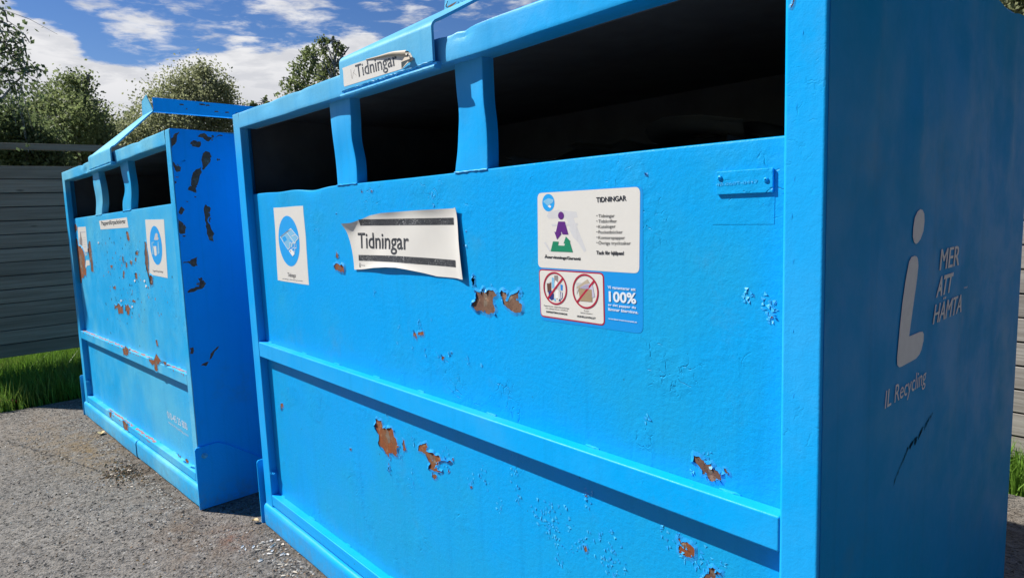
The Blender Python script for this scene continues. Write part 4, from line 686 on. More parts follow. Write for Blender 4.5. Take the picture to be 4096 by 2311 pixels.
    # weld bead and round bar along the foot of the flap
    mb.tube([(fx0+.004+(fx1-fx0-.008)*k/60, yf+.003, fz0-.001+rnd.uniform(-.0015, .0015)) for k in range(61)], [.0028+rnd.uniform(-.001, .0016) for _ in range(61)], FM, 6)
    mb.tube([(fx0-.002+(fx1-fx0+.010)*k/30, yf+.002, fz0-.014+rnd.uniform(-.0004, .0004)) for k in range(31)], .0055, FM, 8)
    mb.box(fx0+.002, fx1+.006, yf+.006, -.0005, fz0-.018, fz0-.002, FM)
    mb.obj('lifting_strap', root)
    # beam: trough section with a raised end
    mb = MB(); y2 = DP-ay; hb = .074
    mb.box(ax1-.009, ax1-.001, ay+.004, y2, az_-.004, az_+hb, SM, .002, 1); mb.box(ax1-.040, ax1-.010, ay+.004, y2, az_-.003, az_+.004, SM)
    G = [(ax0, ay, az_), (ax1, ay, az_), (ax1, ay-.028, az_+hb+.004), (ax1-.012, ay-.026, az_+hb+.012), (ax0+.015, ay, az_+hb+.006)]
    mb.mesh(G+[(p[0], p[1]+.004, p[2]) for p in G], [(4, 3, 2, 1, 0), (5, 6, 7, 8, 9)]+[(k, (k+1) % 5, 5+(k+1) % 5, 5+k) for k in range(5)], FM)
    if cid == 1:
        chip(mb, [(ax0+.01, .004), (ax0+.06, .003), (ax0+.11, .003), (ax0+.14, .02), (ax0+.09, .03), (ax0+.05, .018), (ax0+.02, .02)], lambda p, q_, o: (p, ay-.001-o-.028*q_/hb*(p-ax0)/(ax1-ax0), az_+q_), M['rust2'], FM, rnd, .5)
    else:
        for k in range(9):
            yy = rnd.uniform(ay+.08, y2-.1); zz = rnd.uniform(.01, .06); s = rnd.uniform(.008, .03)
            fx = lambda zq: ax1+.0004
            mb.face([(fx(zz), yy, az_+zz), (fx(zz), yy+s, az_+zz+.001), (fx(zz+.008), yy+s*.9, az_+zz+.008), (fx(zz+.006), yy+.003, az_+zz+.006)], M['rust_dark'])
    mb.obj('lifting_beam', root)
    mb = MB()
    mb.mesh([(ax0, y2, az_), (ax1, y2, az_), (fx1, DP+.015, fz1), (fx0, DP+.015, fz1), (ax0, y2+.006, az_+.006), (ax1, y2+.006, az_+.006), (fx1, DP+.022, fz1), (fx0, DP+.022, fz1), (fx1, DP+.015, fz0), (fx0, DP+.015, fz0), (fx1, DP+.022, fz0), (fx0, DP+.022, fz0)],
            [(0, 1, 2, 3), (4, 7, 6, 5), (3, 2, 8, 9), (7, 11, 10, 6), (0, 4, 5, 1), (1, 5, 6, 2), (0, 3, 7, 4), (2, 6, 10, 8), (3, 9, 11, 7), (9, 8, 10, 11)], FM)
    mb.obj('lifting_strap', root)

M['scratch'] = simple('dark_scratch', (.008, .085, .15), .85, .1, .4, 60)
near = thing('recycling_container', 'near bright blue recycling container with newspaper stickers and large shaded side lettering', 'recycling container', (0, 0, 0), group='blue recycling containers standing in a row')
W1, H1 = 2.3123, 1.70
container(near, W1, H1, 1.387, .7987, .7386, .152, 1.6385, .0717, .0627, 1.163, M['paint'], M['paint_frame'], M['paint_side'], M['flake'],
          [(D['m1l'], D['m1r']), (D['m2l'], D['m2r'])], (.947, 1.407, 1.645, 1.722, 1.03, 1.31, .30, 1.900), 1)
far = thing('recycling_container', 'far blue recycling container with peeling rusty paint and brown scrapes on its side', 'recycling container', (-2.6183, -.2544, -.0204), (-.0149, -.0173, .0403), group='blue recycling containers standing in a row')
W2, H2 = 2.2838, 1.6654
container(far, W2, H2, 1.3558, .599, .5455, .1448, 1.604, .0717, .0627, 1.163, M['paint2'], M['paint2_frame'], M['paint2_side'], M['flake2'],
          [(D['c2m1l'], D['c2m1r']), (D['c2m2l'], D['c2m2r'])], (.892, 1.384, 1.612, 1.672, 1.015, 1.222, .25, 1.915), 2)

# ------------------------------------------------------------------ stickers and lettering
T = D['texts']; tn = [0]+D['tn']
S0 = .03
def fl(o): return lambda a, b: (a, S0-o, b)
def disc(cx, cz, rx, rz, fn, n=48): return [fn(cx+rx*math.cos(6.2832*k/n), cz+rz*math.sin(6.2832*k/n)) for k in range(n)]
def ringf(mb, cx, cz, r, rz, wd, fn, m, n=56):
    a = [fn(cx+r*math.cos(6.2832*k/n), cz+rz*math.sin(6.2832*k/n)) for k in range(n)]; b = [fn(cx+(r-wd)*math.cos(6.2832*k/n), cz+(rz-wd)*math.sin(6.2832*k/n)) for k in range(n)]
    mb.mesh(a+b, [(i, (i+1) % n, n+(i+1) % n, n+i) for i in range(n)], m)
def strip(mb, pts, wd, fn, m):
    for p, q in zip(pts, pts[1:]):
        dx, dz = q[0]-p[0], q[1]-p[1]; L = math.hypot(dx, dz) or 1; nx, nz = -dz/L*wd/2, dx/L*wd/2
        mb.face([fn(p[0]+nx, p[1]+nz), fn(q[0]+nx, q[1]+nz), fn(q[0]-nx, q[1]-nz), fn(p[0]-nx, p[1]-nz)], m)
def sheet(mb, outline, base, out, m):
    """a sticker with real thickness: face at 'out', edge wall back to 'base'"""
    n = len(outline); a = [(p[0], base, p[1]) for p in outline]; b = [(p[0], out, p[1]) for p in outline]
    mb.mesh(b+a, [tuple(range(n))]+[(i, n+i, n+(i+1) % n, (i+1) % n) for i in range(n)], m)
def roundquad(q, r, n=5):
    out = []
    for i in range(4):
        p = Vector(q[i]); a = (Vector(q[i-1])-p); b = (Vector(q[(i+1) % 4])-p); a = a.normalized()*r; b = b.normalized()*r
        for k in range(n+1):
            t_ = k/n; out.append(tuple((p+a)*(1-t_)**2+p*2*t_*(1-t_)+(p+b)*t_**2))
    return out
r9 = random.Random(9)
# round newspaper sticker
mb = MB(); sheet(mb, frac([tuple(p) for p in D['stA']], 2, .006, r9), S0, S0-.0004, M['tile'])
u, v, r = .381, 1.206, .0917
mb.face(disc(u, v, r, r, fl(.0007)), M['cyan'])
mb.face([fl(.0009)(*p) for p in D['news_outer']], M['ltblue'])
for k in ('news_dark', 'news_dark2'): mb.face([fl(.0011)(*p) for p in D[k]], M['cyan'])
for l in D['news_lines']: strip(mb, l, .0022, fl(.0013), M['white2'])
mb.face([fl(.0014)(*p) for p in D['booklet']], M['white2']); mb.face([fl(.0016)(*p) for p in D['bk_dot']], M['grey'])
for s in T[tn[0]:tn[1]]: put_text(mb, s, fl(.0008))
mb.obj('sticker', near, label='white sticker with round blue newspaper picture')
# big curling sign
def resample(pts, n):
    P_ = [Vector((p[0], p[1])) for p in pts]; L = [0]
    for a, b in zip(P_, P_[1:]): L.append(L[-1]+(b-a).length)
    return [(float(np.interp(L[-1]*k/n, L, [p.x for p in P_])), float(np.interp(L[-1]*k/n, L, [p.y for p in P_]))) for k in range(n+1)]
tp, bt = resample(D['signtop'], 60), resample(D['signbot'], 60)
tx, tzz = [p[0] for p in D['signtop']], [p[1] for p in D['signtop']]; bx_, bz_ = [p[0] for p in D['signbot']], [p[1] for p in D['signbot']]
def lift(x, z):
    s = max(0, min(1, (x-.85)/(1.42-.85))); zt = float(np.interp(x, tx, tzz)); zb = float(np.interp(x, bx_, bz_)); q = max(0, min(1, (z-zb)/(zt-zb)))
    return (.0015+.007*math.exp(-(1-q)/.07)*(.5+.5*math.sin(s*9+1)**2)+.007*math.exp(-(s/.05)**2-((1-q)/.15)**2)+.010*math.exp(-q/.10)*math.exp(-((s-.42)/.28)**2)
            +.008*math.exp(-(1-s)/.035)+.004*math.exp(-s/.04)+.0035*math.exp(-((s-.35)/.1)**2-((q-.2)/.2)**2)+.0012*math.sin(s*14)*math.sin(q*5))
mb = MB(); rows = []
for i in range(61):
    rows.append([])
    for j in range(19):
        q = j/18; x = bt[i][0]*(1-q)+tp[i][0]*q; z = bt[i][1]*(1-q)+tp[i][1]*q
        if i < 8: x += (.010*math.sin(q*math.pi)*(1-i/8))
        rows[-1].append((x, S0-lift(x, z), z))
mb.grid(rows, M['tile'])
rim = lambda R: [(p[0], p[1]+.0012, p[2]) for p in R]
for R in (rows[0], rows[-1], [r_[0] for r_ in rows], [r_[-1] for r_ in rows]): mb.grid([R, rim(R)], M['paper_back'])
sl = lambda a, b: (a, S0-lift(a, b)-.0006, b)
b1 = D['bar1']; n = 60
mb.grid([[sl(b1[0][0]+(b1[1][0]-b1[0][0])*k/n*1.0, (b1[0][1]+(b1[1][1]-b1[0][1])*k/n)*(1-q/3)+(b1[3][1]+(b1[2][1]-b1[3][1])*k/n)*q/3) for q in range(4)] for k in range(n+1)], M['worn'])
t2, b2 = resample(D['bar2t'], n), resample(D['bar2b'], n)
mb.grid([[sl(t2[k][0]*(1-q/3)+b2[k][0]*q/3, t2[k][1]*(1-q/3)+b2[k][1]*q/3) for q in range(4)] for k in range(n+1)], M['worn'])
for s in T[tn[1]:tn[2]]: put_text(mb, s, sl)
for l in D['logo_small']: mb.face([sl(*p) for p in l], M['black'])
mb.obj('sticker', near, label='curling cream sign reading Tidningar between two scuffed black bars')
# large information sticker
mb = MB(); sheet(mb, roundquad(D['c_base'], .014), S0, S0-.0004, M['cyan2'])
sheet(mb, roundquad(D['c_white'], .012), S0-.0004, S0-.0007, M['tile'])
mb.face([fl(.0008)(*p) for p in roundquad(D['c_red'], .011)], M['red']); mb.face([fl(.0010)(*p) for p in roundquad(D['c_redin'], .008)], M['tile'])
for c, p in D['packs']: mb.face([fl(.00105+.00003*[x[1] for x in D['packs']].index(p))(*q) for q in p], M[c] if c in M else M['black'])
for ci, sl_ in (('circ1', 'slash1'), ('circ2', 'slash2')):
    cx, cz, rx, rz = D[ci]; r = (rx+rz)/2; ringf(mb, cx, cz, r, r, .0036, fl(.0017), M['red'])
    strip(mb, D[sl_], .0045, fl(.0016), M['red'])
cx, cz, rx, rz = D['circ_icon']; r = (rx+rz)/2; mb.face(disc(cx, cz, r, r, fl(.0009)), M['cyan'])
for p, m in zip(D['icon_n'], ('ltblue', 'white2')): mb.face([fl(.0011)(*q) for q in p], M[m])
for i, p in enumerate(D['smudge']): mb.face([fl(.0008+.00004*i)(*q) for q in p], M['smudge'])
cx, cz, rx, rz = D['head']; mb.face(disc(cx, cz, rx, rz, fl(.0012)), M['purple'])
mb.face([fl(.0012)(*q) for q in D['purple']], M['purple']); mb.face([fl(.0012)(*q) for q in D['green']], M['green'])
for s in T[tn[2]:tn[3]]: put_text(mb, s, fl(.0013))
mb.obj('sticker', near, label='large white and blue information sticker with purple and green figure')
# riveted number plate and painted-over label below it
mb = MB(); q = D['plate']; xs_ = [p[0] for p in q]; zs_ = [p[1] for p in q]; yp = S0-.005
mb.box(min(xs_), max(xs_), yp, S0-.0002, min(zs_), max(zs_), M['paint'], .0016, 2)
for s in T[tn[3]:tn[4]]:
    V, F, cap, x0, x1 = text_mesh(s[0], 0.0); st = len(V)
    BL, BR, TL = s[1:4]; mp = lambda x, y, o: (BL[0]+(BR[0]-BL[0])*((x-x0)/(x1-x0)), yp-o, BL[1]+(BR[1]-BL[1])*((x-x0)/(x1-x0))+(TL[1]-BL[1])*(y/cap))
    mb.mesh([mp(x, y, .0009) for x, y in V], F, M['pale_highlight'])
pl_o = mb.obj('number_plate', near)
for rx_, rz_ in D['rivets']:
    mb = MB(); rows = []
    for a, h in ((.0042, 0), (.0042, .0012), (.0034, .0022), (.0018, .0026), (.0014, .0012), (.0002, .0008)): rows.append([(rx_+a*math.cos(k*.3927), yp-h, rz_+a*math.sin(k*.3927)) for k in range(17)])
    mb.grid(rows, M['paint']); mb.obj('rivet', pl_o)
mb = MB(); sheet(mb, [tuple(p) for p in D['outline']], S0, S0-.0005, M['paint']); mb.obj('overpainted_label', near)
# flap sticker with rolled top corner
yf = -.0195; ff = lambda o: (lambda a, b: (a, yf-o, b))
mb = MB(); sheet(mb, [tuple(p) for p in D['flst']], yf, yf-.0005, M['tile'])
for s in T[tn[4]:tn[5]]: put_text(mb, s, ff(.0008))
for l in D['flmark']: strip(mb, l, .0010, ff(.001), M['grey'])
rl = resample(D['flroll'], 20)
rows = []
for k, (x, z) in enumerate(rl):
    r = .0012+.0062*(k/20)**1.3; rows.append([(x-.001*a_, yf-.0006-r*.9-r*math.sin(a_), z-.2*r+r*math.cos(a_)*1.0) for a_ in [(.6+5.0*i/14) for i in range(15)]])
mb.grid(rows, M['paper_back'])
c3 = D['flst']; mb.mesh([(c3[5][0], yf-.006, c3[5][1]), (c3[6][0], yf-.012, c3[6][1]), (c3[7][0], yf-.003, c3[7][1]), (c3[8][0], yf-.001, c3[8][1]), (c3[7][0]-.012, yf-.010, c3[7][1]+.004)], [(0, 1, 4), (1, 2, 4), (2, 3, 4)], M['paper_back'], True)
mb.obj('sticker', near, label='small white Tidningar sticker with its top corner rolled up')
# lettering on the shaded side
sx = lambda o: (lambda a, b: (W1+.0018+o, a, b))
mb = MB(); mb.face([sx(.0004)(*p) for p in D['sdot']], M['faded']); mb.face([sx(.0004)(*p) for p in D['sbody']], M['faded'])
mb.obj('painted_emblem', near, label='pale grey letter i shape with an oval dot')
mb = MB()
for s in T[tn[5]:tn[6]]: put_text(mb, s, sx(.0004))
mb.obj('painted_lettering', near, label='pale slanted words MER ATT HÄMTA')
mb = MB()
for s in T[tn[6]:tn[7]]: put_text(mb, s, sx(.0004))
mb.obj('painted_lettering', near, label='thin pale words IL Recycling')
# far container
mb = MB(); sheet(mb, [tuple(p) for p in D['g_label']], S0, S0-.0006, M['tile']); mb.face([fl(.0009)(*p) for p in D['g_bottle']], M['grey'])
sheet(mb, [tuple(p) for p in D['g_scrap']], S0, S0-.0006, M['tile']); sheet(mb, [tuple(p) for p in D['g_scrap2']], S0, S0-.0006, M['tile'])
gl = D['g_label']; xa, xb = gl[0][0], gl[1][0]; zt = gl[0][1]
for i, (a, b, dz) in enumerate(((.2, .9, -.035), (.5, .85, -.07), (.5, .85, -.085), (.5, .8, -.10), (.5, .85, -.115), (.5, .8, -.13), (.55, .9, -.165), (.55, .85, -.18))):
    strip(mb, [(xa+(xb-xa)*a, zt+dz), (xa+(xb-xa)*b, zt+dz)], .007 if i in (0, 6, 7) else .003, fl(.0009), M['ltgrey'])
mb.obj('sticker', far, label='torn white sticker at the left edge with a bottle picture')
mb = MB(); sheet(mb, [tuple(p) for p in D['g_word']], S0, S0-.0006, M['tile'])
for s in T[tn[7]:tn[8]]: put_text(mb, s, fl(.0009))
mb.obj('sticker', far, label='long white sticker reading Pappersförpackningar')
mb = MB(); sheet(mb, [tuple(p) for p in D['g_st']], S0, S0-.0006, M['tile'])
cx, cz, rx, rz = D['g_c']; r = (rx+rz)/2; mb.face(disc(cx, cz, r, r, fl(.0009)), M['cyan'])
for i, (p, m) in enumerate(zip(D['g_shapes'], ('ltgrey', 'ltblue', 'tile', 'ltblue'))): mb.face([fl(.0011+.0001*i)(*q) for q in p], M[m])
for s in T[tn[8]:tn[9]]: put_text(mb, s, fl(.0009))
mb.obj('sticker', far, label='tall white sticker with round blue picture of bottle and carton')
mb = MB()
for s in T[tn[9]:tn[10]]: put_text(mb, s, fl(.0006))
mb.obj('painted_lettering', far, label='pale telephone number and web address')

# ------------------------------------------------------------------ fences
def wood_mat(name, a, b_, c, axis=1, pitch=.12, z0=0.0, seed=0):
    m, t, b = new_mat(name); tc = t.add('ShaderNodeTexCoord').outputs['Object']
    sx = t.add('ShaderNodeSeparateXYZ', inp={0: tc})
    row = t.m('FLOOR', t.m('DIVIDE', t.m('SUBTRACT', sx.outputs[2], z0), pitch))
    wn = t.add('ShaderNodeTexWhiteNoise', noise_dimensions='1D'); t.l.new(row, wn.inputs['W'])
    sh = t.add('ShaderNodeCombineXYZ'); t.l.new(t.m('MULTIPLY', wn.outputs['Value'], 17.0), sh.inputs[0]); t.l.new(t.m('MULTIPLY', wn.outputs['Value'], 9.0), sh.inputs[1])
    ad = t.add('ShaderNodeVectorMath', operation='ADD'); t.l.new(tc, ad.inputs[0]); t.l.new(sh.outputs[0], ad.inputs[1])
    s = (1.6, 1.6, 60) if axis == 1 else (1.6, 1.6, 60)
    g = t.noise(t.mapv(ad.outputs[0], s, (seed, 0, 0)), 1.0, 6, .65, .4); g2 = t.noise(t.mapv(ad.outputs[0], (.6, .6, 9)), 1.0, 4, .6)
    col = t.mix(t.ramp(g, .3, .7), a, b_); col = t.mix(t.ramp(g2, .45, .75, 0, .7), col, c)
    col = t.mix(t.m('MULTIPLY', wn.outputs['Value'], .35), col, tuple(x*.6 for x in a))
    kn = t.add('ShaderNodeTexVoronoi', feature='F1', inp={'Scale': 1.0}); t.l.new(t.mapv(ad.outputs[0], (2.6, 2.6, 8)), kn.inputs['Vector'])
    col = t.mix(t.ramp(kn.outputs['Distance'], .05, .13, .8, 0), col, tuple(x*.3 for x in a))
    t.l.new(col, b.inputs['Base Color']); b.inputs['Roughness'].default_value = .85; b.inputs['Specular IOR Level'].default_value = .2
    t.l.new(t.bump(g, .8, .003), b.inputs['Normal']); return m
rf = random.Random(21)
def boards(mb, axis, fixed, a0, a1, zlist, m, th=.022):
    for z0, z1 in zlist:
        a = a0
        while a < a1:
            L = rf.uniform(2.6, 3.6); b = min(a1, a+L); o = rf.uniform(-.003, .003)
            if axis == 1: mb.box(fixed-th/2+o, fixed+th/2+o, a+.001, b-.001, z0, z1, m, .002, 1)
            else: mb.box(a+.001, b-.001, fixed-th/2+o, fixed+th/2+o, z0, z1, m, .002, 1)
            a = b
XF = -4.3
wl = wood_mat('grey_weathered_boards', (.29, .255, .195), (.44, .39, .31), (.17, .15, .115), 1, .1157, .19)
fl_ = thing('board_fence', 'dark grey board fence with open top rail, left of the far container', 'fence', (XF, .8, 0))
mb = MB(); n = 14; p_ = (1.81-.19)/n
boards(mb, 1, 0, -1.25-.8, 2.75-.8, [(.19+p_*i+.004, .19+p_*(i+1)-.003+rf.uniform(-.002, .001)) for i in range(n)], wl); mb.box(-.0125, -.011, -2.05, 1.95, .2, 1.80, M['dark']); mb.obj('boards', fl_)  # dark sheet behind the boards paints the shade of the gaps
mb = MB(); mb.box(-.02, .02, -2.05, 1.95, 1.94, 1.995, wl, .003, 1); mb.obj('top_rail', fl_)
for y in (-2.02, .35, 1.90):
    mb = MB(); mb.box(-.115, -.02, y-.045, y+.045, -.04, 1.995, wl, .004, 1); mb.obj('post', fl_)
wr = wood_mat('sun_bleached_boards', (.27, .25, .22), (.44, .42, .38), (.18, .165, .145), 0, .112, .03, 5)
fr_ = thing('board_fence', 'sun bleached horizontal board fence behind the near container', 'fence', (0, 2.78, 0))
mb = MB(); boards(mb, 0, 0, -4.25, 9, [(.03+.112*i+.004, .03+.112*(i+1)-.004+rf.uniform(-.002, .001)) for i in range(16)], wr); mb.box(-4.25, 9, .0115, .0128, .04, 1.80, M['dark']); mb.obj('boards', fr_)  # dark backing sheet added so the gaps between boards look shaded
for x in (-4.2, -1.9, .4, 2.7, 5.0, 7.3, 8.95):
    mb = MB(); mb.box(x-.045, x+.045, .013, .11, -.04, 1.86, wr, .004, 1); mb.obj('post', fr_)

# ------------------------------------------------------------------ grass
def grass_mat():
    m, t, b = new_mat('grass_blades'); g = t.add('ShaderNodeNewGeometry'); tc = t.add('ShaderNodeTexCoord').outputs['Object']
    col = t.mix(g.outputs['Random Per Island'], (.09, .20, .02), (.20, .36, .05)); col = t.mix(t.ramp(t.noise(tc, 3, 4), .5, .75, 0, .6), col, (.24, .27, .08))
    t.l.new(col, b.inputs['Base Color']); b.inputs['Roughness'].default_value = .5; b.inputs['Specular IOR Level'].default_value = .3
    tr = t.add('ShaderNodeBsdfTranslucent'); t.l.new(col, tr.inputs['Color']); mx = t.add('ShaderNodeMixShader', inp={0: .35})
    t.l.new(b.outputs[0], mx.inputs[1]); t.l.new(tr.outputs[0], mx.inputs[2]); t.l.new(mx.outputs[0], t.n['Material Output'].inputs['Surface']); return m
gmat = grass_mat()
def grass(name, label, n, fn, hmin, hmax, seed, z=-.045):
    rs = np.random.default_rng(seed); x, y = fn(rs, n); n = len(x)
    h = rs.uniform(hmin, hmax, n)*(.7+.5*rs.random(n)); a = rs.uniform(0, 6.283, n); w_ = rs.uniform(.0025, .005, n); ln = rs.normal(0, .35, n)*h; la = rs.uniform(0, 6.283, n)
    V = np.zeros((n, 5, 3)); ca, sa = np.cos(a)*w_, np.sin(a)*w_; lx, ly = np.cos(la)*ln, np.sin(la)*ln
    for k, (s, q, hh) in enumerate(((-1, 0, 0), (1, 0, 0), (.8, .3, .55), (-.8, .3, .55), (0, 1, 1))):
        V[:, k, 0] = x+ca*s+lx*q; V[:, k, 1] = y+sa*s+ly*q; V[:, k, 2] = z+h*hh
    i = np.arange(n)*5; me = bpy.data.meshes.new(name)
    me.from_pydata(V.reshape(-1, 3).tolist(), [], np.stack([i, i+1, i+2, i+3], 1).tolist()+np.stack([i+3, i+2, i+4], 1).tolist()); me.materials.append(gmat)
    o = bpy.data.objects.new(name, me); COL.objects.link(o); o['kind'] = 'stuff'; o['label'] = label; o['category'] = 'grass'; return o
grass('grass', 'long green grass in front of the left board fence', 95000, lambda r, n: (r.uniform(-6.6, EDGE_X+.03, n)-np.abs(r.normal(0, .02, n)), r.uniform(-3.2, 2.4, n)), .08, .24, 1)
grass('grass', 'green grass along the foot of the sun bleached fence', 26000, lambda r, n: (r.uniform(1.0, 4.5, n), EDGE_Y+.01+r.random(n)**.8*.6), .05, .20, 2)

# red hose end lying at the edge of the grass
mb = MB(); pr_ = simple('red_plastic', (.45, .03, .025), .4)
mb.tube([(-3.95, -1.35, .02), (-3.7, -1.05, .012), (-3.52, -.82, .012), (-3.42, -.70, .014), (-3.36, -.62, .012), (-3.32, -.55, .004)], [.02, .02, .02, .019, .016, .01], pr_, 12)
mb.obj('red_hose', label='red plastic hose end at the edge of the grass, far left', category='hose')

# ------------------------------------------------------------------ trees
def leaf_mat(name, a, b_, c, trans=.4):
    m, t, b = new_mat(name); g = t.add('ShaderNodeNewGeometry'); tc = t.add('ShaderNodeTexCoord').outputs['Object']
    col = t.mix(g.outputs['Random Per Island'], a, b_); col = t.mix(t.ramp(t.noise(tc, 1.3, 3), .45, .7, 0, .6), col, c)
    t.l.new(col, b.inputs['Base Color']); b.inputs['Roughness'].default_value = .6; b.inputs['Specular IOR Level'].default_value = .2
    tr = t.add('ShaderNodeBsdfTranslucent'); t.l.new(col, tr.inputs['Color']); mx = t.add('ShaderNodeMixShader', inp={0: trans})
    t.l.new(b.outputs[0], mx.inputs[1]); t.l.new(tr.outputs[0], mx.inputs[2]); t.l.new(mx.outputs[0], t.n['Material Output'].inputs['Surface']); return m
def bark_mat():
    m, t, b = new_mat('birch_bark'); tc = t.add('ShaderNodeTexCoord').outputs['Object']
    n = t.noise(t.mapv(tc, (4, 4, 22)), 1, 5, .6)
    t.l.new(t.mix(t.ramp(n, .48, .6), (.34, .33, .30), (.06, .05, .045)), b.inputs['Base Color']); b.inputs['Roughness'].default_value = .85
    t.l.new(t.bump(n, .7, .01), b.inputs['Normal']); return m
bark = bark_mat()
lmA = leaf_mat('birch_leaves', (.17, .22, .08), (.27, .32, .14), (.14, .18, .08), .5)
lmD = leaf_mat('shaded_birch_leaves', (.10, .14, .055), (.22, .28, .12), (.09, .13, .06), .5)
lmC = leaf_mat('yellow_green_leaves', (.28, .31, .15), (.38, .40, .23), (.30, .32, .18), .5)
def leaves(name, pts, size, m, parent, seed, droop=.0):
    rs = np.random.default_rng(seed); P_ = np.array(pts); n = len(P_)
    A = rs.normal(0, 1, (n, 3)); A[:, 2] -= droop; A /= np.linalg.norm(A, axis=1)[:, None]; B = rs.normal(0, 1, (n, 3)); B -= A*(A*B).sum(1)[:, None]; B /= np.linalg.norm(B, axis=1)[:, None]
    s = (size*rs.uniform(.6, 1.3, n))[:, None]; V = np.stack([P_-A*s*.5, P_+B*s*.36, P_+A*s*.62, P_-B*s*.36], 1).reshape(-1, 3)
    i = np.arange(n)*4; me = bpy.data.meshes.new(name); me.from_pydata(V.tolist(), [], np.stack([i, i+1, i+2, i+3], 1).tolist()); me.materials.append(m)
    o = bpy.data.objects.new(name, me); COL.objects.link(o); 
    if parent is not None: o.parent = parent; o.matrix_parent_inverse = Matrix.Translation(-Vector(parent.location))
    return o
def tree(label, clumps, base, m, leafsize, seed, dens=1.0, cat='tree', group='trees beyond the fences', trunk_r=.14, spread=.16):
    rs = np.random.default_rng(seed); base = Vector(base)
    root = thing('birch_tree', label, cat, base, group=group)
    pts = []
    for cx, cy, cz, r, n in clumps:
        n = int(n*dens)
        if n < 2: continue
        k = max(3, n//30); d_ = rs.normal(0, 1, (k, 3)); d_ /= np.linalg.norm(d_, axis=1)[:, None]; q = d_*(rs.random(k)**.45)[:, None]*r*1.15 + np.array([cx, cy, cz])
        idx = rs.integers(0, k, n); dr = rs.random(n)**.7
        pts.append(q[idx]+rs.normal(0, 1, (n, 3))*np.array([spread, spread, spread*1.3])*r*1.0+np.stack([0*dr, 0*dr, -dr*r*.28], 1))
    leaves('crown', np.concatenate(pts), leafsize, m, root, seed+1, .5)
    mb = MB(); cs = [Vector(c[:3]) for c in clumps]; top = max(cs, key=lambda c: c.z); mid = sum(cs, Vector())/len(cs)
    ctr = Vector((mid.x, mid.y, 0)); H_ = top.z
    def sp(z): k = min(1, max(0, z/H_)); return Vector((base.x+(ctr.x-base.x)*k+(top.x-ctr.x)*k*k+.12*math.sin(k*7+seed), base.y+(ctr.y-base.y)*k+(top.y-ctr.y)*k*k, z))
    mb.tube([sp(H_*k/14)-base for k in range(15)], [trunk_r*(1-.93*k/14) for k in range(15)], bark, 8)
    for c in clumps:
        p1 = Vector(c[:3]); z0 = max(.6, p1.z-c[3]*2.2-.35*(p1-sp(p1.z)).length); p0 = sp(min(z0, H_*.92)); md = (p0+p1)/2+Vector((rs.normal(0, .08), rs.normal(0, .08), .12))
        mb.tube([p0-base, md-base, p1-base], [trunk_r*.30, trunk_r*.17, .008], bark, 5)
        for _ in range(7):
            e = p1+Vector(rs.normal(0, 1, 3)).normalized()*c[3]*.9; mb.tube([p1-base, (p1+e)/2+Vector((0, 0, .03))-base, e-base], [.009, .006, .002], bark, 4, cap=False)
    o = mb.obj('trunk', root); return root
# unseen foliage belt, added to block low sky light from behind and right
mb_ = []; rs = np.random.default_rng(77)
for k in range(26):
    a = math.radians(-78+k*6.2+rs.normal(0, 1.5)); R_ = 15+rs.uniform(-1.5, 2.5); cx, cy = 1.5+R_*math.cos(a), -1+R_*math.sin(a)
    if a < math.radians(-95) : continue
    hgt = rs.uniform(5.5, 8.5)
    for q in range(7):
        c = np.array([cx+rs.normal(0, .9), cy+rs.normal(0, .9), hgt*(.22+.11*q)]); mb_.append(c+rs.normal(0, 1, (420, 3))*np.array([1.0, 1.0, .75])*(1.15-.09*q))
rs_pts = np.concatenate(mb_)
bt = leaves('sky_block_belt', rs_pts, .26, lmD, None, 78, .2); bt['kind'] = 'stuff'; bt['label'] = 'unseen foliage belt added to block low sky light'; bt['category'] = 'trees'
TR = D['trees']
def basep(cl, dx=0, dy=0): return (sum(c[0] for c in cl)/len(cl)+dx, sum(c[1] for c in cl)/len(cl)+dy, -.04)
tree('tall dense green birch just right of the drooping twigs, over the left fence', TR['A'], basep(TR['A']), lmA, .036, 11, 1.15, spread=.28)
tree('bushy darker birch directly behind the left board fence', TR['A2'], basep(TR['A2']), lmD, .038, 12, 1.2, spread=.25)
tree('yellow green birch rising behind the lifting beam of the far container', TR['C'], basep(TR['C']), lmC, .042, 13, 1.1, spread=.30)
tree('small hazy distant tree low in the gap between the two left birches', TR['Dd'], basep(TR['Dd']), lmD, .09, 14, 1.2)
tree('loose leafed birch behind the raised newspaper flap of the near container', TR['E'], basep(TR['E']), lmA, .036, 15, .95, trunk_r=.045, spread=.2)
tree('low treetop peeping over the left end of the near container top rail', TR['S'], basep(TR['S']), lmA, .055, 16, 1.2)
tree('leafy birch above the top right corner of the near container', TR['F'], basep(TR['F']), lmC, .036, 17, 1.1)
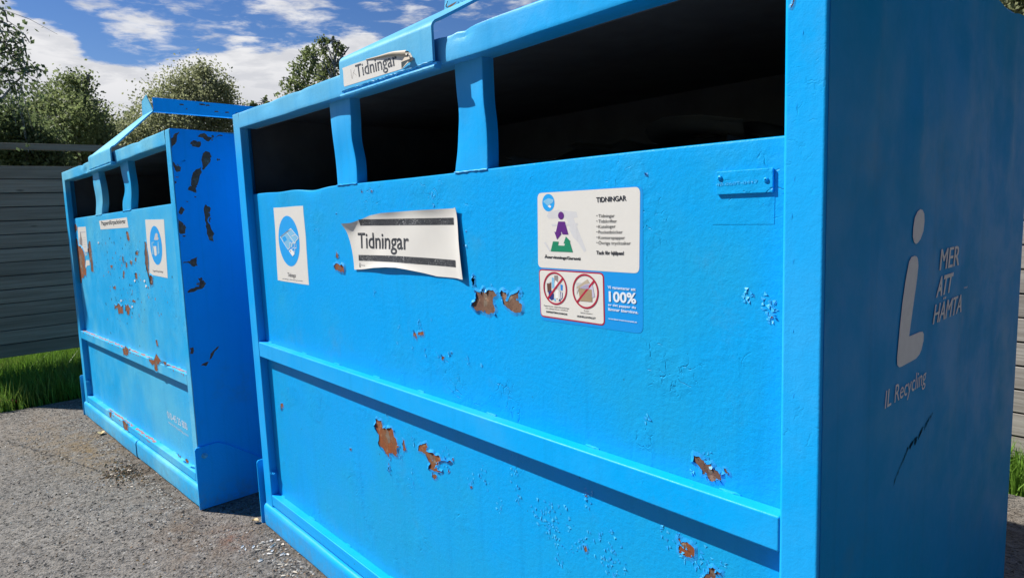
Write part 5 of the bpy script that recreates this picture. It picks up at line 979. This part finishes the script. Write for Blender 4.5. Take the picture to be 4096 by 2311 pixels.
# near birch with hanging twigs, upper left
B = TR['B']['twigs']; base = Vector((B[0][0][0]-1.2, B[0][0][1]-.9, -.04)); rb = thing('birch_tree', 'birch with sparse hanging twigs reaching in from the upper left', 'tree', base, group='trees beyond the fences')
mb = MB(); pts = []; rs = np.random.default_rng(5)
tz = max(p[2] for tw in B for p in tw)
mb.tube([Vector((.15*math.sin(k), .1*math.sin(k*1.3), (tz+1.2)*k/10)) for k in range(11)], [.13*(1-.8*k/10) for k in range(11)], bark, 10)
for tw in B:
    P_ = [Vector(p)-base for p in tw]; st = Vector((.1, .05, max(1.2, min(tz+.6, P_[0].z+rs.uniform(-.9, .5))))); mb.tube([st, (st+P_[0])/2+Vector((rs.normal(0, .06), rs.normal(0, .06), .04))]+P_, [.022, .014]+[.010-.007*k/len(P_) for k in range(len(P_))], bark, 5)
    for a, b in zip(P_, P_[1:]):
        L = (b-a).length; nn = int(L*48)
        for _ in range(nn):
            t_ = rs.random(); p = a.lerp(b, t_)
            if rs.random() < .20:
                e = p+Vector((rs.normal(0, .10), rs.normal(0, .10), -abs(rs.normal(.0, .20)))); mb.tube([p, (p+e)/2+Vector((0, 0, .02)), e], [.003, .002, .0012], bark, 3, cap=False)
                for _k in range(10): q = p.lerp(e, rs.random()); pts.append(tuple(q+base+Vector(rs.normal(0, .022, 3))))
            pts.append(tuple(p+base+Vector(rs.normal(0, .03, 3))))
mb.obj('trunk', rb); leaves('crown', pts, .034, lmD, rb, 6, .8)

# newspapers heaped inside the near container
npm = simple('newsprint', (.30, .30, .28), .8, .1, .12, 30)
rp = random.Random(12)
for k, (x, y, z) in enumerate(((1.42, .72, 1.50), (1.60, .80, 1.52), (1.74, .92, 1.53), (1.30, .85, 1.49), (1.90, .70, 1.46), (1.15, .70, 1.47), (2.05, .86, 1.48), (.85, .80, 1.44), (.60, .75, 1.42), (.40, .85, 1.40))):
    z -= .03; mb = MB(); a = rp.uniform(0, 3); c, s_ = math.cos(a), math.sin(a); rows = []; tl = rp.uniform(-.35, .1)
    for i in range(9):
        u = i/8-.5; rows.append([(x+(u*.34*c-v*.26*s_), y+(u*.34*s_+v*.26*c), z+u*tl*.3-.05*u*u+.02*math.sin(v*6+k)*abs(v)*2+.01*math.sin(u*9+k)) for v in (-.5, -.3, -.1, .1, .3, .5)])
    mb.grid(rows, npm); mb.grid([[(p[0], p[1], p[2]-.012) for p in r_] for r_ in rows], npm)
    mb.obj('newspaper', label='crumpled newspaper in the dark heap inside the near container', category='newspaper', group='newspapers inside the near container')
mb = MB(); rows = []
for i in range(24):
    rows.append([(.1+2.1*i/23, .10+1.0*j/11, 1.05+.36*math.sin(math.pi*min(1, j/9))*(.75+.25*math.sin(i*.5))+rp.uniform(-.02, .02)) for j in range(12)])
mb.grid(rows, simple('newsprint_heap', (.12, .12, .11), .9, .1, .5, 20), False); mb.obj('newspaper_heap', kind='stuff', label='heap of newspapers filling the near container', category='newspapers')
